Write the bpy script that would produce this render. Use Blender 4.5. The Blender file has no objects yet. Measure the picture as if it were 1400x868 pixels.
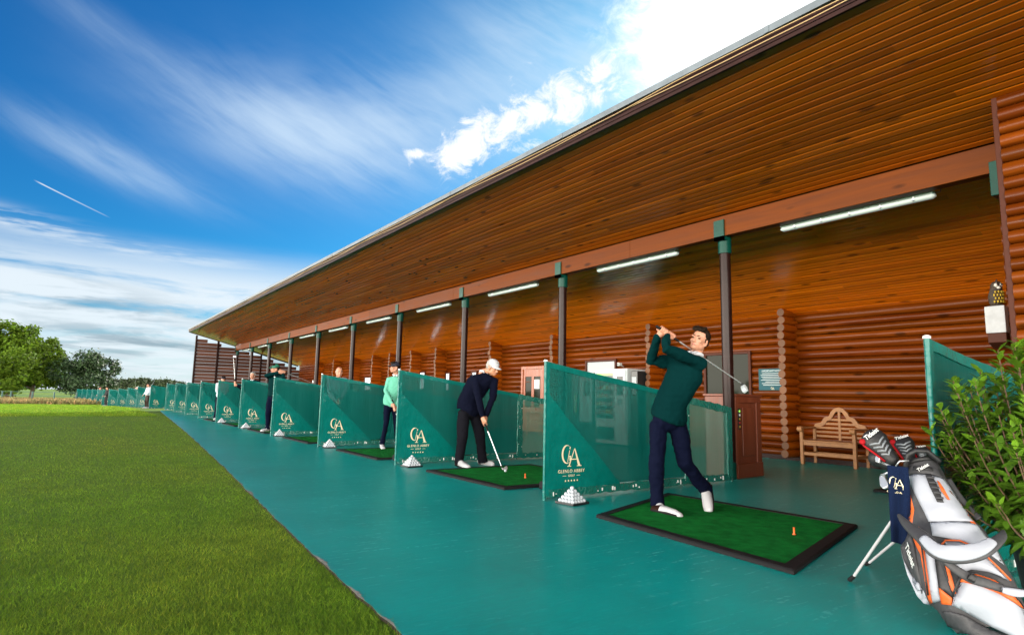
import bpy, bmesh, math, random
import numpy as np
from mathutils import Vector, Matrix, noise as mnoise
R = math.radians
rng = random.Random(7)
nrng = np.random.default_rng(5)
sc = bpy.context.scene
C = bpy.context.collection

# ------------------------------------------------------------------ camera
F_PX, YAW, PITCH, ROLL, EYE = 836.5, R(35.3), R(7.485), R(1.187), 1.06
fwd = Vector((math.sin(YAW)*math.cos(PITCH), math.cos(YAW)*math.cos(PITCH), math.sin(PITCH)))
rgt0 = Vector((math.cos(YAW), -math.sin(YAW), 0)); up0 = rgt0.cross(fwd)
rgt = math.cos(ROLL)*rgt0 + math.sin(ROLL)*up0
upv = math.cos(ROLL)*up0 - math.sin(ROLL)*rgt0
cd = bpy.data.cameras.new('camera'); cam = bpy.data.objects.new('camera', cd); C.objects.link(cam)
cd.sensor_width = 36; cd.lens = 36*F_PX/1400; cd.clip_end = 2000; cd.clip_start = .05
cam.matrix_world = Matrix(((rgt.x, upv.x, -fwd.x, 0), (rgt.y, upv.y, -fwd.y, 0), (rgt.z, upv.z, -fwd.z, EYE), (0, 0, 0, 1)))
sc.camera = cam
# a point of the place measured in the photograph: pixel + distance along the view
def J(px, py, z):
    return Vector((0, 0, EYE)) + (fwd + rgt*((px-700)/F_PX) - upv*((py-434)/F_PX))*z

# ------------------------------------------------------------------ light
SUN_AZ, SUN_EL = 52, 26
EXPOSURE = 1.3
sd = bpy.data.lights.new('sun', 'SUN'); sun = bpy.data.objects.new('sun', sd); C.objects.link(sun)
sd.energy = 5.0; sd.angle = R(.5); sd.color = (1, .93, .82)
sdir = Vector((math.sin(R(SUN_AZ))*math.cos(R(SUN_EL)), math.cos(R(SUN_AZ))*math.cos(R(SUN_EL)), math.sin(R(SUN_EL))))
sun.rotation_euler = sdir.to_track_quat('Z', 'Y').to_euler()
vs = sc.view_settings
vs.view_transform = 'Standard'; vs.look = 'None'; vs.exposure = EXPOSURE; vs.gamma = 1; vs.use_curve_mapping = False
sc.cycles.max_bounces = 8; sc.cycles.diffuse_bounces = 4; sc.cycles.transparent_max_bounces = 24
sc.cycles.sample_clamp_indirect = 6; sc.cycles.caustics_reflective = False; sc.cycles.caustics_refractive = False

world = bpy.data.worlds.new('World'); sc.world = world; world.use_nodes = True
def build_sky():
    nt = world.node_tree; N = nt.nodes; L = nt.links; N.clear()
    def inp(sock, v):
        if isinstance(v, (int, float)): sock.default_value = v
        elif isinstance(v, tuple): sock.default_value = v
        else: L.new(v, sock)
    def M(op, a, b=0., c=None, clamp=False):
        n = N.new('ShaderNodeMath'); n.operation = op; n.use_clamp = clamp
        inp(n.inputs[0], a); inp(n.inputs[1], b)
        if c is not None: inp(n.inputs[2], c)
        return n.outputs[0]
    def comb(x, y, z=0.):
        n = N.new('ShaderNodeCombineXYZ'); inp(n.inputs[0], x); inp(n.inputs[1], y); inp(n.inputs[2], z); return n.outputs[0]
    def noise(v, scale, detail=6, rough=.55, dist=0.):
        n = N.new('ShaderNodeTexNoise'); inp(n.inputs['Vector'], v); n.inputs['Scale'].default_value = scale
        n.inputs['Detail'].default_value = detail; n.inputs['Roughness'].default_value = rough; n.inputs['Distortion'].default_value = dist
        return n.outputs['Fac']
    def ss(x, a, b):
        n = N.new('ShaderNodeMapRange'); n.interpolation_type = 'SMOOTHSTEP'; inp(n.inputs[0], x)
        n.inputs[1].default_value = a; n.inputs[2].default_value = b; return n.outputs[0]
    def mixc(f, a, b):
        n = N.new('ShaderNodeMix'); n.data_type = 'RGBA'; inp(n.inputs[0], f); inp(n.inputs[6], a); inp(n.inputs[7], b); return n.outputs[2]
    tc = N.new('ShaderNodeTexCoord'); sp = N.new('ShaderNodeSeparateXYZ'); L.new(tc.outputs['Generated'], sp.inputs[0])
    x, y, z = sp.outputs
    D = 57.2958
    az = M('MULTIPLY', M('ARCTAN2', x, y), D); el = M('MULTIPLY', M('ARCSINE', z), D)
    def blobm(a0, e0, sa, se, sl=0.):
        u = M('DIVIDE', M('SUBTRACT', az, a0), sa)
        v = M('DIVIDE', M('SUBTRACT', M('SUBTRACT', el, e0), M('MULTIPLY', M('SUBTRACT', az, a0), sl)), se)
        return M('POWER', 2.71828, M('MULTIPLY', M('ADD', M('MULTIPLY', u, u), M('MULTIPLY', v, v)), -1.))
    sky = N.new('ShaderNodeTexSky'); sky.sky_type = 'NISHITA'; sky.sun_disc = False
    sky.sun_elevation = R(SUN_EL); sky.sun_rotation = R(SUN_AZ); sky.air_density = 1.0; sky.dust_density = .6; sky.ozone_density = 2.5
    hs = N.new('ShaderNodeHueSaturation'); L.new(sky.outputs[0], hs.inputs['Color']); hs.inputs['Saturation'].default_value = SKY_SAT; hs.inputs['Value'].default_value = 1
    tint = N.new('ShaderNodeMix'); tint.data_type = 'RGBA'; tint.blend_type = 'MULTIPLY'; tint.inputs[0].default_value = 1
    L.new(hs.outputs[0], tint.inputs[6]); tint.inputs[7].default_value = SKY_TINT
    col = tint.outputs[2]
    # streaked cirrus: noise in azimuth / elevation, drawn out along a slant
    ca, sa_ = math.cos(R(-24)), math.sin(R(-24))
    s1 = M('ADD', M('MULTIPLY', az, ca), M('MULTIPLY', el, sa_)); s2 = M('SUBTRACT', M('MULTIPLY', el, ca), M('MULTIPLY', az, sa_))
    warp = noise(comb(az, el, 3.), .09, 3)
    st = noise(comb(M('MULTIPLY', s1, .055), M('ADD', M('MULTIPLY', s2, .42), M('MULTIPLY', warp, 1.2)), 1.7), 1., 9, .62, .25)
    st2 = noise(comb(M('MULTIPLY', s1, .16), M('MULTIPLY', s2, .9), 5.), 1., 8, .6)
    big = noise(comb(M('MULTIPLY', az, .06), M('MULTIPLY', el, .16), 9.), 1., 4, .5)
    cir = M('MULTIPLY', ss(M('ADD', M('MULTIPLY', st, .7), M('MULTIPLY', st2, .3)), .24, .78),
            M('ADD', M('ADD', M('MULTIPLY', blobm(14, 22.3, 8.5, 3.0, -.16), 1.15), M('MULTIPLY', blobm(25, 24.0, 9, 4.6, .1), .75)),
              M('ADD', M('MULTIPLY', blobm(1, 17.6, 6.5, 1.5, -.25), .75), M('ADD', M('MULTIPLY', blobm(41, 30, 10, 6, 0.), 1.0), M('MULTIPLY', blobm(-1, 27, 5, 1.2, -.3), .25)))))
    veil = M('MULTIPLY', ss(big, .25, .75), M('ADD', M('MULTIPLY', blobm(20, 23.5, 13, 4.2, -.02), .85), M('MULTIPLY', blobm(43, 30, 11, 6.5, 0.), 1.0)))
    cir = M('MULTIPLY', M('SUBTRACT', 1., M('POWER', 2.71828, M('MULTIPLY', M('ADD', M('MULTIPLY', cir, .9), veil), -1.15))), .95)
    col = mixc(cir, col, CIRRUS)
    # low banks towards the horizon
    lowv = comb(M('MULTIPLY', az, .07), M('MULTIPLY', el, .42), 2.)
    ln = noise(lowv, 1., 8, .6, .3)
    low = M('MULTIPLY', ss(ln, .26, .54), ss(el, 13.0, 8.0))
    low = M('MAXIMUM', low, M('MULTIPLY', ss(el, 7.5, 3.0), .88))
    shade = ss(noise(comb(M('MULTIPLY', az, .1), M('MULTIPLY', el, .75), 7.), 1., 8, .6, .4), .42, .62)
    shade = M('MULTIPLY', shade, M('MAXIMUM', blobm(-2, 6.9, 10, 1.5, -.12), blobm(6, 3.6, 18, 1.9)))
    lowc = mixc(shade, LOWCLOUD, GREYCLOUD)
    col = mixc(M('MULTIPLY', low, .93), col, lowc)
    # thin detached bands
    bn = noise(comb(M('MULTIPLY', az, .13), M('MULTIPLY', el, 1.1), 4.), 1., 6, .6)
    bands = M('MULTIPLY', ss(bn, .40, .62), M('ADD', blobm(-6, 12.2, 5.5, .7, -.1), M('MULTIPLY', blobm(5, 11.0, 6, .6, -.03), .6)))
    col = mixc(bands, col, LOWCLOUD)
    # heaped clouds beside the sun and the glare around it
    cu = noise(comb(az, M('MULTIPLY', el, 1.25), 11.), .33, 12, .68, .6)
    cm = M('ADD', M('ADD', blobm(30.5, 22.8, 4.4, 2.8, .3), blobm(40, 27.0, 7.0, 3.6, .3)), M('MULTIPLY', blobm(25.6, 22.0, 1.2, .6), .8))
    cum = ss(M('ADD', M('MULTIPLY', cu, 1.25), M('MULTIPLY', cm, .42)), .82, 1.10)
    cum = M('MULTIPLY', cum, ss(cm, .06, .3))
    col = mixc(M('MULTIPLY', cum, .95), col, CUMULUS)
    gl = ss(M('ADD', blobm(57, 33, 14, 10, .1), M('MULTIPLY', M('SUBTRACT', cu, .5), .8)), .30, .92)
    col = mixc(M('MULTIPLY', gl, .98), col, GLARE)
    # vapour trail
    tu = M('DIVIDE', M('SUBTRACT', az, -1.35), 2.6); te = M('SUBTRACT', el, M('ADD', 14.22, M('MULTIPLY', tu, -.95)))
    tr = M('MULTIPLY', ss(M('ABSOLUTE', te), .075, .015), M('MULTIPLY', ss(M('ABSOLUTE', tu), 1.0, .75), M('SUBTRACT', .5, M('MULTIPLY', tu, .38))))
    col = mixc(tr, col, LOWCLOUD)
    # fill light: bright clouds added in the unseen sky behind the camera
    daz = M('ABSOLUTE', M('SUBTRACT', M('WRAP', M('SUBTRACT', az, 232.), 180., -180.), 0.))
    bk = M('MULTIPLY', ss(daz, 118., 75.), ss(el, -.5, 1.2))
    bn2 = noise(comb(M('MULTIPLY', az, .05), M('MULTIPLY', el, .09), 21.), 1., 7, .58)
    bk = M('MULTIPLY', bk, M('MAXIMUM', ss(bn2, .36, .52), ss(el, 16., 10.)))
    bcol = mixc(ss(el, 17., 8.), FILLCLOUD, LOWFILL)
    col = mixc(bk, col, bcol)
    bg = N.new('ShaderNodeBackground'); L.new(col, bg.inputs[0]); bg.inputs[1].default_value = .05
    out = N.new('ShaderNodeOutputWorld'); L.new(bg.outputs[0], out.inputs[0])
SKY_SAT = 1.35
SKY_TINT = (.16, .66, .90, 1)
CIRRUS = (5.6, 7.0, 8.4, 1)
LOWCLOUD = (7.0, 7.7, 8.2, 1)
GREYCLOUD = (3.0, 3.8, 4.4, 1)
CUMULUS = (9, 9.2, 9.4, 1)
GLARE = (13, 13, 12.8, 1)
FILLCLOUD = (6, 6, 6, 1)
LOWFILL = (186, 172, 152, 1)  # low bank brighter than real cloud, added to light bays and ceiling
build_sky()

# ------------------------------------------------------------------ materials
MATS = {}
def nodes(name):
    m = bpy.data.materials.new(name); m.use_nodes = True; MATS[name] = m
    nt = m.node_tree; return m, nt, nt.nodes['Principled BSDF']
def mat(name, col, rough=.6, metal=0., bump=0., bscale=40., var=0., vscale=6., spec=.5, stretch=None, coat=0., rvar=0., emit=None, sheen=0., trans=0., vcol=False, second=None):
    m, nt, p = nodes(name); N = nt.nodes; L = nt.links
    p.inputs['Roughness'].default_value = rough; p.inputs['Metallic'].default_value = metal
    p.inputs['Specular IOR Level'].default_value = spec; p.inputs['Base Color'].default_value = (*col, 1)
    p.inputs['Coat Weight'].default_value = coat; p.inputs['Sheen Weight'].default_value = sheen
    tc = N.new('ShaderNodeTexCoord'); vec = tc.outputs['Object']
    if stretch:
        mp = N.new('ShaderNodeMapping'); mp.inputs['Scale'].default_value = stretch; L.new(vec, mp.inputs[0]); vec = mp.outputs[0]
    if var or second:
        n = N.new('ShaderNodeTexNoise'); n.inputs['Scale'].default_value = vscale; n.inputs['Detail'].default_value = 6; n.inputs['Roughness'].default_value = .65; L.new(vec, n.inputs['Vector'])
        mr = N.new('ShaderNodeMapRange'); mr.inputs[1].default_value = .3; mr.inputs[2].default_value = .7; L.new(n.outputs['Fac'], mr.inputs[0])
        mx = N.new('ShaderNodeMix'); mx.data_type = 'RGBA'; L.new(mr.outputs[0], mx.inputs[0])
        a = tuple(c*(1-var) for c in col); b = second if second else tuple(min(1, c*(1+var)) for c in col)
        mx.inputs[6].default_value = (*a, 1); mx.inputs[7].default_value = (*b, 1); L.new(mx.outputs[2], p.inputs['Base Color'])
        last = mx.outputs[2]
        if vcol:
            at = N.new('ShaderNodeAttribute'); at.attribute_name = 'tint'
            m2 = N.new('ShaderNodeMix'); m2.data_type = 'RGBA'; m2.blend_type = 'MULTIPLY'; m2.inputs[0].default_value = 1
            L.new(last, m2.inputs[6]); L.new(at.outputs['Color'], m2.inputs[7]); L.new(m2.outputs[2], p.inputs['Base Color'])
        if rvar:
            r2 = N.new('ShaderNodeMapRange'); r2.inputs[1].default_value = .35; r2.inputs[2].default_value = .65; r2.inputs[3].default_value = max(0, rough-rvar); r2.inputs[4].default_value = rough+rvar
            L.new(n.outputs['Fac'], r2.inputs[0]); L.new(r2.outputs[0], p.inputs['Roughness'])
    if bump:
        n2 = N.new('ShaderNodeTexNoise'); n2.inputs['Scale'].default_value = bscale; n2.inputs['Detail'].default_value = 5; L.new(vec, n2.inputs['Vector'])
        b = N.new('ShaderNodeBump'); b.inputs['Strength'].default_value = bump; b.inputs['Distance'].default_value = .02; L.new(n2.outputs['Fac'], b.inputs['Height']); L.new(b.outputs[0], p.inputs['Normal'])
    if emit: p.inputs['Emission Color'].default_value = (*emit[:3], 1); p.inputs['Emission Strength'].default_value = emit[3]
    return m
def wood(name, dark, light, rough, along='Y', knots=True, bump=.15, gscale=14., coat=0., streak=.5, spec=.4):
    """varnished boards or logs: grain drawn out along one axis, knots, a tint per board in the 'tint' attribute"""
    m, nt, p = nodes(name); N = nt.nodes; L = nt.links
    tc = N.new('ShaderNodeTexCoord'); mp = N.new('ShaderNodeMapping'); L.new(tc.outputs['Object'], mp.inputs[0])
    s = {'X': (.06, 1, 1), 'Y': (1, .06, 1), 'Z': (1, 1, .06)}[along]; mp.inputs['Scale'].default_value = s
    n = N.new('ShaderNodeTexNoise'); n.inputs['Scale'].default_value = gscale; n.inputs['Detail'].default_value = 8; n.inputs['Roughness'].default_value = .6; n.inputs['Distortion'].default_value = .6; L.new(mp.outputs[0], n.inputs['Vector'])
    mr = N.new('ShaderNodeMapRange'); mr.inputs[1].default_value = .5-streak*.5; mr.inputs[2].default_value = .5+streak*.4; L.new(n.outputs['Fac'], mr.inputs[0])
    mx = N.new('ShaderNodeMix'); mx.data_type = 'RGBA'; L.new(mr.outputs[0], mx.inputs[0]); mx.inputs[6].default_value = (*dark, 1); mx.inputs[7].default_value = (*light, 1)
    at = N.new('ShaderNodeAttribute'); at.attribute_name = 'tint'
    m2 = N.new('ShaderNodeMix'); m2.data_type = 'RGBA'; m2.blend_type = 'MULTIPLY'; m2.inputs[0].default_value = 1; L.new(mx.outputs[2], m2.inputs[6]); L.new(at.outputs['Color'], m2.inputs[7])
    last = m2.outputs[2]
    if knots:
        mk = N.new('ShaderNodeMapping'); L.new(tc.outputs['Object'], mk.inputs[0]); ks = {'X': (2.2, 6.5, 6.5), 'Y': (6.5, 2.2, 6.5), 'Z': (6.5, 6.5, 2.2)}[along]; mk.inputs['Scale'].default_value = ks
        v = N.new('ShaderNodeTexVoronoi'); v.inputs['Scale'].default_value = .75; L.new(mk.outputs[0], v.inputs['Vector'])
        r = N.new('ShaderNodeMapRange'); r.inputs[1].default_value = .10; r.inputs[2].default_value = .19; r.inputs[3].default_value = .25; r.inputs[4].default_value = 1; L.new(v.outputs['Distance'], r.inputs[0])
        m3 = N.new('ShaderNodeMix'); m3.data_type = 'RGBA'; m3.blend_type = 'MULTIPLY'; m3.inputs[0].default_value = .85; L.new(last, m3.inputs[6]); L.new(r.outputs[0], m3.inputs[7]); last = m3.outputs[2]
    L.new(last, p.inputs['Base Color'])
    r2 = N.new('ShaderNodeMapRange'); r2.inputs[1].default_value = .3; r2.inputs[2].default_value = .7; r2.inputs[3].default_value = max(.05, rough-.08); r2.inputs[4].default_value = rough+.1; L.new(n.outputs['Fac'], r2.inputs[0]); L.new(r2.outputs[0], p.inputs['Roughness'])
    n3 = N.new('ShaderNodeTexNoise'); n3.inputs['Scale'].default_value = gscale*1.5; n3.inputs['Detail'].default_value = 4; L.new(mp.outputs[0], n3.inputs['Vector'])
    b = N.new('ShaderNodeBump'); b.inputs['Strength'].default_value = bump; b.inputs['Distance'].default_value = .01; L.new(n3.outputs['Fac'], b.inputs['Height']); L.new(b.outputs[0], p.inputs['Normal'])
    p.inputs['Coat Weight'].default_value = coat; p.inputs['Coat Roughness'].default_value = .12; p.inputs['Specular IOR Level'].default_value = spec
    return m
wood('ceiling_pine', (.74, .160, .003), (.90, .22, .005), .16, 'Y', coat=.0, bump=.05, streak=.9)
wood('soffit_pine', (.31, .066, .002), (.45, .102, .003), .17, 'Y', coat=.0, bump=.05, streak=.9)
wood('log_pine', (.072, .0128, .001), (.155, .034, .002), .28, 'Y', spec=.12)
wood('log_pine_cross', (.14, .026, .0015), (.30, .066, .003), .32, 'X', spec=.1)
wood('dark_boards', (.045, .014, .007), (.085, .026, .012), .4, 'X', knots=False)
wood('log_end', (.09, .034, .012), (.16, .065, .024), .6, 'Z', knots=False, gscale=5)
wood('beam_pine', (.095, .022, .0028), (.155, .038, .0048), .45, 'Y', spec=.08)
wood('teak', (.20, .085, .030), (.32, .15, .055), .55, 'Y', knots=False, bump=.25)
wood('red_wood', (.11, .026, .012), (.18, .047, .022), .38, 'Z', knots=False)
wood('door_wood', (.18, .036, .007), (.28, .062, .012), .3, 'Z', knots=False)
wood('bark', (.05, .035, .022), (.10, .075, .05), .9, 'Z', knots=False, bump=.8)
mat('dark_paint', (.016, .006, .005), .25, var=.3, vscale=8, spec=.12)
mat('fascia_paint', (.028, .011, .010), .45, var=.25, spec=.12)
mat('green_paint', (.002, .050, .036), .35, var=.2, spec=.15)
mat('zinc', (.13, .155, .18), .5, metal=.2, var=.2, vscale=4)
mat('felt', (.06, .06, .062), .9)
mat('cable', (.45, .30, .14), .4)
mat('white_plastic', (.50, .55, .53), .35)
mat('diffuser', (.50, .58, .55), .3, emit=(.95, 1, .96, .05))
mat('concrete', (.26, .25, .22), .85, bump=.5, bscale=60, var=.25, vscale=20)
mat('black_rubber', (.010, .010, .011), .7, spec=.15, bump=.2, bscale=120)
mat('black_plastic', (.012, .012, .014), .35)
mat('vinyl', (.001, .125, .108), .25, bump=.5, bscale=14, var=.15, vscale=5, spec=.3)
mat('hem_vinyl', (.005, .115, .090), .16, bump=1., bscale=32, spec=.7)
mat('gold', (.72, .66, .44), .5)
mat('print_white', (.75, .77, .76), .6)
mat('turf', (.007, .165, .027), .9, spec=.04, bump=.8, bscale=260, var=.35, vscale=9)
mat('ball', (.42, .46, .50), .25, bump=.25, bscale=260)
mat('steel', (.62, .64, .67), .3, metal=.75)
mat('dark_steel', (.07, .07, .08), .25, metal=1.)
mat('orange', (.75, .13, .02), .5)
mat('skin', (.44, .21, .135), .5, bump=.08, bscale=90, var=.08, vscale=25)
mat('skin_tan', (.42, .19, .11), .5, var=.08, vscale=25)
mat('lips', (.38, .13, .11), .5)
mat('brown_hair', (.012, .007, .004), .6, spec=.08, bump=.9, bscale=55, stretch=(1, 1, .35), var=.5, vscale=50)
mat('grey_hair', (.30, .28, .26), .6, bump=.8, bscale=55, var=.3, vscale=40)
mat('eye', (.03, .022, .016), .2)
mat('green_knit', (.0003, .016, .017), .9, bump=.16, bscale=16, spec=.04, var=.12, vscale=160)
mat('navy_knit', (.003, .004, .012), .9, bump=.15, bscale=18, spec=.05)
mat('mint_knit', (.115, .40, .29), .8, bump=.15, bscale=20, spec=.15)
mat('navy_trouser', (.0025, .004, .015), .85, bump=.45, bscale=7, spec=.05)
mat('black_trouser', (.006, .006, .009), .85, spec=.05, bump=.45, bscale=7)
mat('white_cloth', (.42, .43, .46), .75, bump=.15, bscale=30)
mat('grey_polo', (.30, .38, .46), .8, bump=.2, bscale=12)
mat('light_shirt', (.45, .52, .60), .8, bump=.2, bscale=12)
mat('pink_cloth', (.34, .13, .12), .8)
mat('black_cloth', (.010, .010, .012), .9)
mat('navy_cap', (.006, .008, .02), .8)
mat('green_cap', (.006, .12, .075), .7)
mat('white_leather', (.45, .45, .47), .3)
mat('brown_leather', (.020, .008, .005), .4, spec=.12)
mat('towel_navy', (.005, .014, .05), .95, bump=.9, bscale=180, spec=.15)
mat('bag_white', (.33, .35, .40), .55, bump=.3, bscale=10)
mat('bag_grey', (.038, .038, .042), .6, bump=.3, bscale=14, var=.2, vscale=60)
mat('bag_orange', (.60, .10, .012), .55, bump=.2, bscale=14)
mat('bag_black', (.010, .010, .011), .55, bump=.2, bscale=60)
mat('red_cloth', (.30, .008, .012), .6, spec=.1)
mat('silver_print', (.20, .22, .24), .4)
mat('glass_dark', (.010, .014, .008), .06, spec=.05)
mat('machine_white', (.48, .54, .56), .35)
mat('machine_dark', (.012, .016, .018), .3)
mat('machine_grey', (.28, .32, .34), .4)
mat('snack_yellow', (.5, .35, .05), .4); mat('snack_red', (.4, .03, .03), .4); mat('snack_pale', (.5, .5, .45), .4)
mat('screen_green', (.15, .45, .05), .3, emit=(.35, .8, .1, .5))
mat('notice_teal', (.022, .085, .105), .4, spec=.06)
mat('owl_brown', (.045, .03, .02), .7, bump=.6, bscale=60, var=.5, vscale=30)
mat('owl_yellow', (.45, .30, .02), .6, var=.3, vscale=40)
mat('owl_white', (.65, .62, .56), .6)
mat('grey_box', (.42, .44, .46), .6, var=.15, vscale=9)
mat('terracotta_black', (.015, .015, .016), .55, bump=.3, bscale=20)
mat('soil', (.03, .02, .013), .95, bump=1, bscale=40)
mat('stem', (.10, .055, .03), .7)
mat('green_stem', (.10, .17, .03), .6)
mat('daylight_pane', (.55, .62, .66), .15, emit=(.8, .9, 1, .5))
mat('window_frame', (.06, .016, .008), .45, spec=.1)
mat('wall_lamp', (.45, .36, .08), .4)
mat('fence_green', (.006, .055, .045), .5)
def leafmat(name, col, trans=.35, rough=.45, spec=.4):
    m, nt, p = nodes(name); N = nt.nodes; L = nt.links; p.inputs['Specular IOR Level'].default_value = spec
    at = N.new('ShaderNodeAttribute'); at.attribute_name = 'tint'
    mx = N.new('ShaderNodeMix'); mx.data_type = 'RGBA'; mx.blend_type = 'MULTIPLY'; mx.inputs[0].default_value = 1
    mx.inputs[6].default_value = (*col, 1); L.new(at.outputs['Color'], mx.inputs[7]); L.new(mx.outputs[2], p.inputs['Base Color'])
    p.inputs['Roughness'].default_value = rough
    t = N.new('ShaderNodeBsdfTranslucent'); L.new(mx.outputs[2], t.inputs[0])
    s = N.new('ShaderNodeMixShader'); s.inputs[0].default_value = trans; L.new(p.outputs[0], s.inputs[1]); L.new(t.outputs[0], s.inputs[2])
    L.new(s.outputs[0], N['Material Output'].inputs[0]); return m
leafmat('shrub_leaf', (.072, .160, .012), .3, .32)
leafmat('crown_leaf', (.070, .125, .010), .42, .6, .1)
leafmat('dark_crown_leaf', (.022, .050, .016), .2, .6)
leafmat('far_leaf', (.035, .058, .022), .2, .7)
leafmat('grass_blade', (.108, .215, .015), .35, .6, .06)
leafmat('dry_blade', (.17, .15, .06), .3, .7, .06)
def netmat(name, col, alpha, rough):
    m, nt, p = nodes(name); N = nt.nodes; L = nt.links
    p.inputs['Base Color'].default_value = (*col, 1); p.inputs['Roughness'].default_value = rough
    tc = N.new('ShaderNodeTexCoord'); mp = N.new('ShaderNodeMapping'); mp.inputs['Scale'].default_value = (6, 1, .7); L.new(tc.outputs['Object'], mp.inputs[0])
    n = N.new('ShaderNodeTexNoise'); n.inputs['Scale'].default_value = 1.5; n.inputs['Detail'].default_value = 4; L.new(mp.outputs[0], n.inputs['Vector'])
    b = N.new('ShaderNodeBump'); b.inputs['Strength'].default_value = .6; b.inputs['Distance'].default_value = .03; L.new(n.outputs['Fac'], b.inputs['Height']); L.new(b.outputs[0], p.inputs['Normal'])
    p.inputs['Specular IOR Level'].default_value = .12
    tl = N.new('ShaderNodeBsdfTranslucent'); tl.inputs[0].default_value = (*col, 1)
    m1 = N.new('ShaderNodeMixShader'); m1.inputs[0].default_value = .3; L.new(p.outputs[0], m1.inputs[1]); L.new(tl.outputs[0], m1.inputs[2])
    tr = N.new('ShaderNodeBsdfTransparent'); s = N.new('ShaderNodeMixShader'); s.inputs[0].default_value = alpha
    L.new(tr.outputs[0], s.inputs[1]); L.new(m1.outputs[0], s.inputs[2]); L.new(s.outputs[0], N['Material Output'].inputs[0])
    return m
netmat('net', (.001, .098, .084), .94, .6)
netmat('rear_net', (.05, .19, .15), .74, .3)
def floor_mat():
    m, nt, p = nodes('floor_paint'); N = nt.nodes; L = nt.links
    tc = N.new('ShaderNodeTexCoord')
    def nz(scale, det, rough, st=(1, 1, 1), rot=0):
        mp = N.new('ShaderNodeMapping'); mp.inputs['Scale'].default_value = st; mp.inputs['Rotation'].default_value = (0, 0, rot); L.new(tc.outputs['Object'], mp.inputs[0])
        n = N.new('ShaderNodeTexNoise'); n.inputs['Scale'].default_value = scale; n.inputs['Detail'].default_value = det; n.inputs['Roughness'].default_value = rough; L.new(mp.outputs[0], n.inputs['Vector']); return n.outputs['Fac']
    def mr(v, a, b, c=0., d=1.):
        n = N.new('ShaderNodeMapRange'); n.inputs[1].default_value = a; n.inputs[2].default_value = b; n.inputs[3].default_value = c; n.inputs[4].default_value = d; L.new(v, n.inputs[0]); return n.outputs[0]
    def mx(f, a, b):
        n = N.new('ShaderNodeMix'); n.data_type = 'RGBA'; L.new(f, n.inputs[0])
        for s, v in ((6, a), (7, b)):
            if isinstance(v, tuple): n.inputs[s].default_value = (*v, 1)
            else: L.new(v, n.inputs[s])
        return n.outputs[2]
    big = nz(.7, 2, .5); fine = nz(9, 8, .7, (1, 3.2, 1)); 
    col = mx(mr(big, .3, .7), (.001, .255, .232), (.002, .34, .31))
    col = mx(mr(fine, .45, .75, 0, .55), col, (.003, .39, .36))
    worn = nz(.55, 5, .65)
    sc1 = nz(3.4, 2, .4, (.9, 9., 1), R(24)); sc2 = nz(24, 4, .6, (1, 1, 1))
    mul = N.new('ShaderNodeMath'); mul.operation = 'MULTIPLY'; L.new(mr(sc1, .603, .63), mul.inputs[0]); L.new(mr(sc2, .47, .56), mul.inputs[1])
    mu2 = N.new('ShaderNodeMath'); mu2.operation = 'MULTIPLY'; L.new(mul.outputs[0], mu2.inputs[0]); L.new(mr(worn, .42, .60, .08, .8), mu2.inputs[1])
    col = mx(mu2.outputs[0], col, (.13, .56, .53))
    speck = nz(60, 2, .5); sp = mr(speck, .76, .80, 0, .5); col = mx(sp, col, (.10, .5, .48))
    dirt = nz(1.4, 4, .55); col = mx(mr(dirt, .45, .8, 0, .35), col, (.008, .09, .085))
    # worn darker tread inside, under the roof behind the posts
    L.new(col, p.inputs['Base Color']); L.new(mr(fine, .3, .7, .28, .36), p.inputs['Roughness']); p.inputs['Specular IOR Level'].default_value = .16
    b = N.new('ShaderNodeBump'); b.inputs['Strength'].default_value = .10; b.inputs['Distance'].default_value = .01; L.new(fine, b.inputs['Height']); L.new(b.outputs[0], p.inputs['Normal'])
    return m
floor_mat()
def ground_mat():
    m, nt, p = nodes('lawn'); N = nt.nodes; L = nt.links
    tc = N.new('ShaderNodeTexCoord'); last = None
    def nz(scale, det, st=(1, 1, 1)):
        mp = N.new('ShaderNodeMapping'); mp.inputs['Scale'].default_value = st; L.new(tc.outputs['Object'], mp.inputs[0])
        n = N.new('ShaderNodeTexNoise'); n.inputs['Scale'].default_value = scale; n.inputs['Detail'].default_value = det; n.inputs['Roughness'].default_value = .65; L.new(mp.outputs[0], n.inputs['Vector']); return n.outputs['Fac']
    def mix(f, a, b, lo, hi):
        r = N.new('ShaderNodeMapRange'); r.inputs[1].default_value = lo; r.inputs[2].default_value = hi; L.new(f, r.inputs[0])
        n = N.new('ShaderNodeMix'); n.data_type = 'RGBA'; L.new(r.outputs[0], n.inputs[0])
        for s, v in ((6, a), (7, b)):
            if isinstance(v, tuple): n.inputs[s].default_value = (*v, 1)
            else: L.new(v, n.inputs[s])
        return n.outputs[2]
    f = nz(45, 8); c = mix(f, (.052, .105, .009), (.10, .185, .014), .3, .7)
    g = nz(.8, 5, (1, .5, 1)); c = mix(g, c, (.085, .115, .018), .5, .85)
    h = nz(5, 6); c = mix(h, c, (.05, .045, .014), .62, .85)
    L.new(c, p.inputs['Base Color']); p.inputs['Roughness'].default_value = .9; p.inputs['Specular IOR Level'].default_value = .15
    b = N.new('ShaderNodeBump'); b.inputs['Strength'].default_value = 1; b.inputs['Distance'].default_value = .03; L.new(f, b.inputs['Height']); L.new(b.outputs[0], p.inputs['Normal'])
ground_mat()

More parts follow.
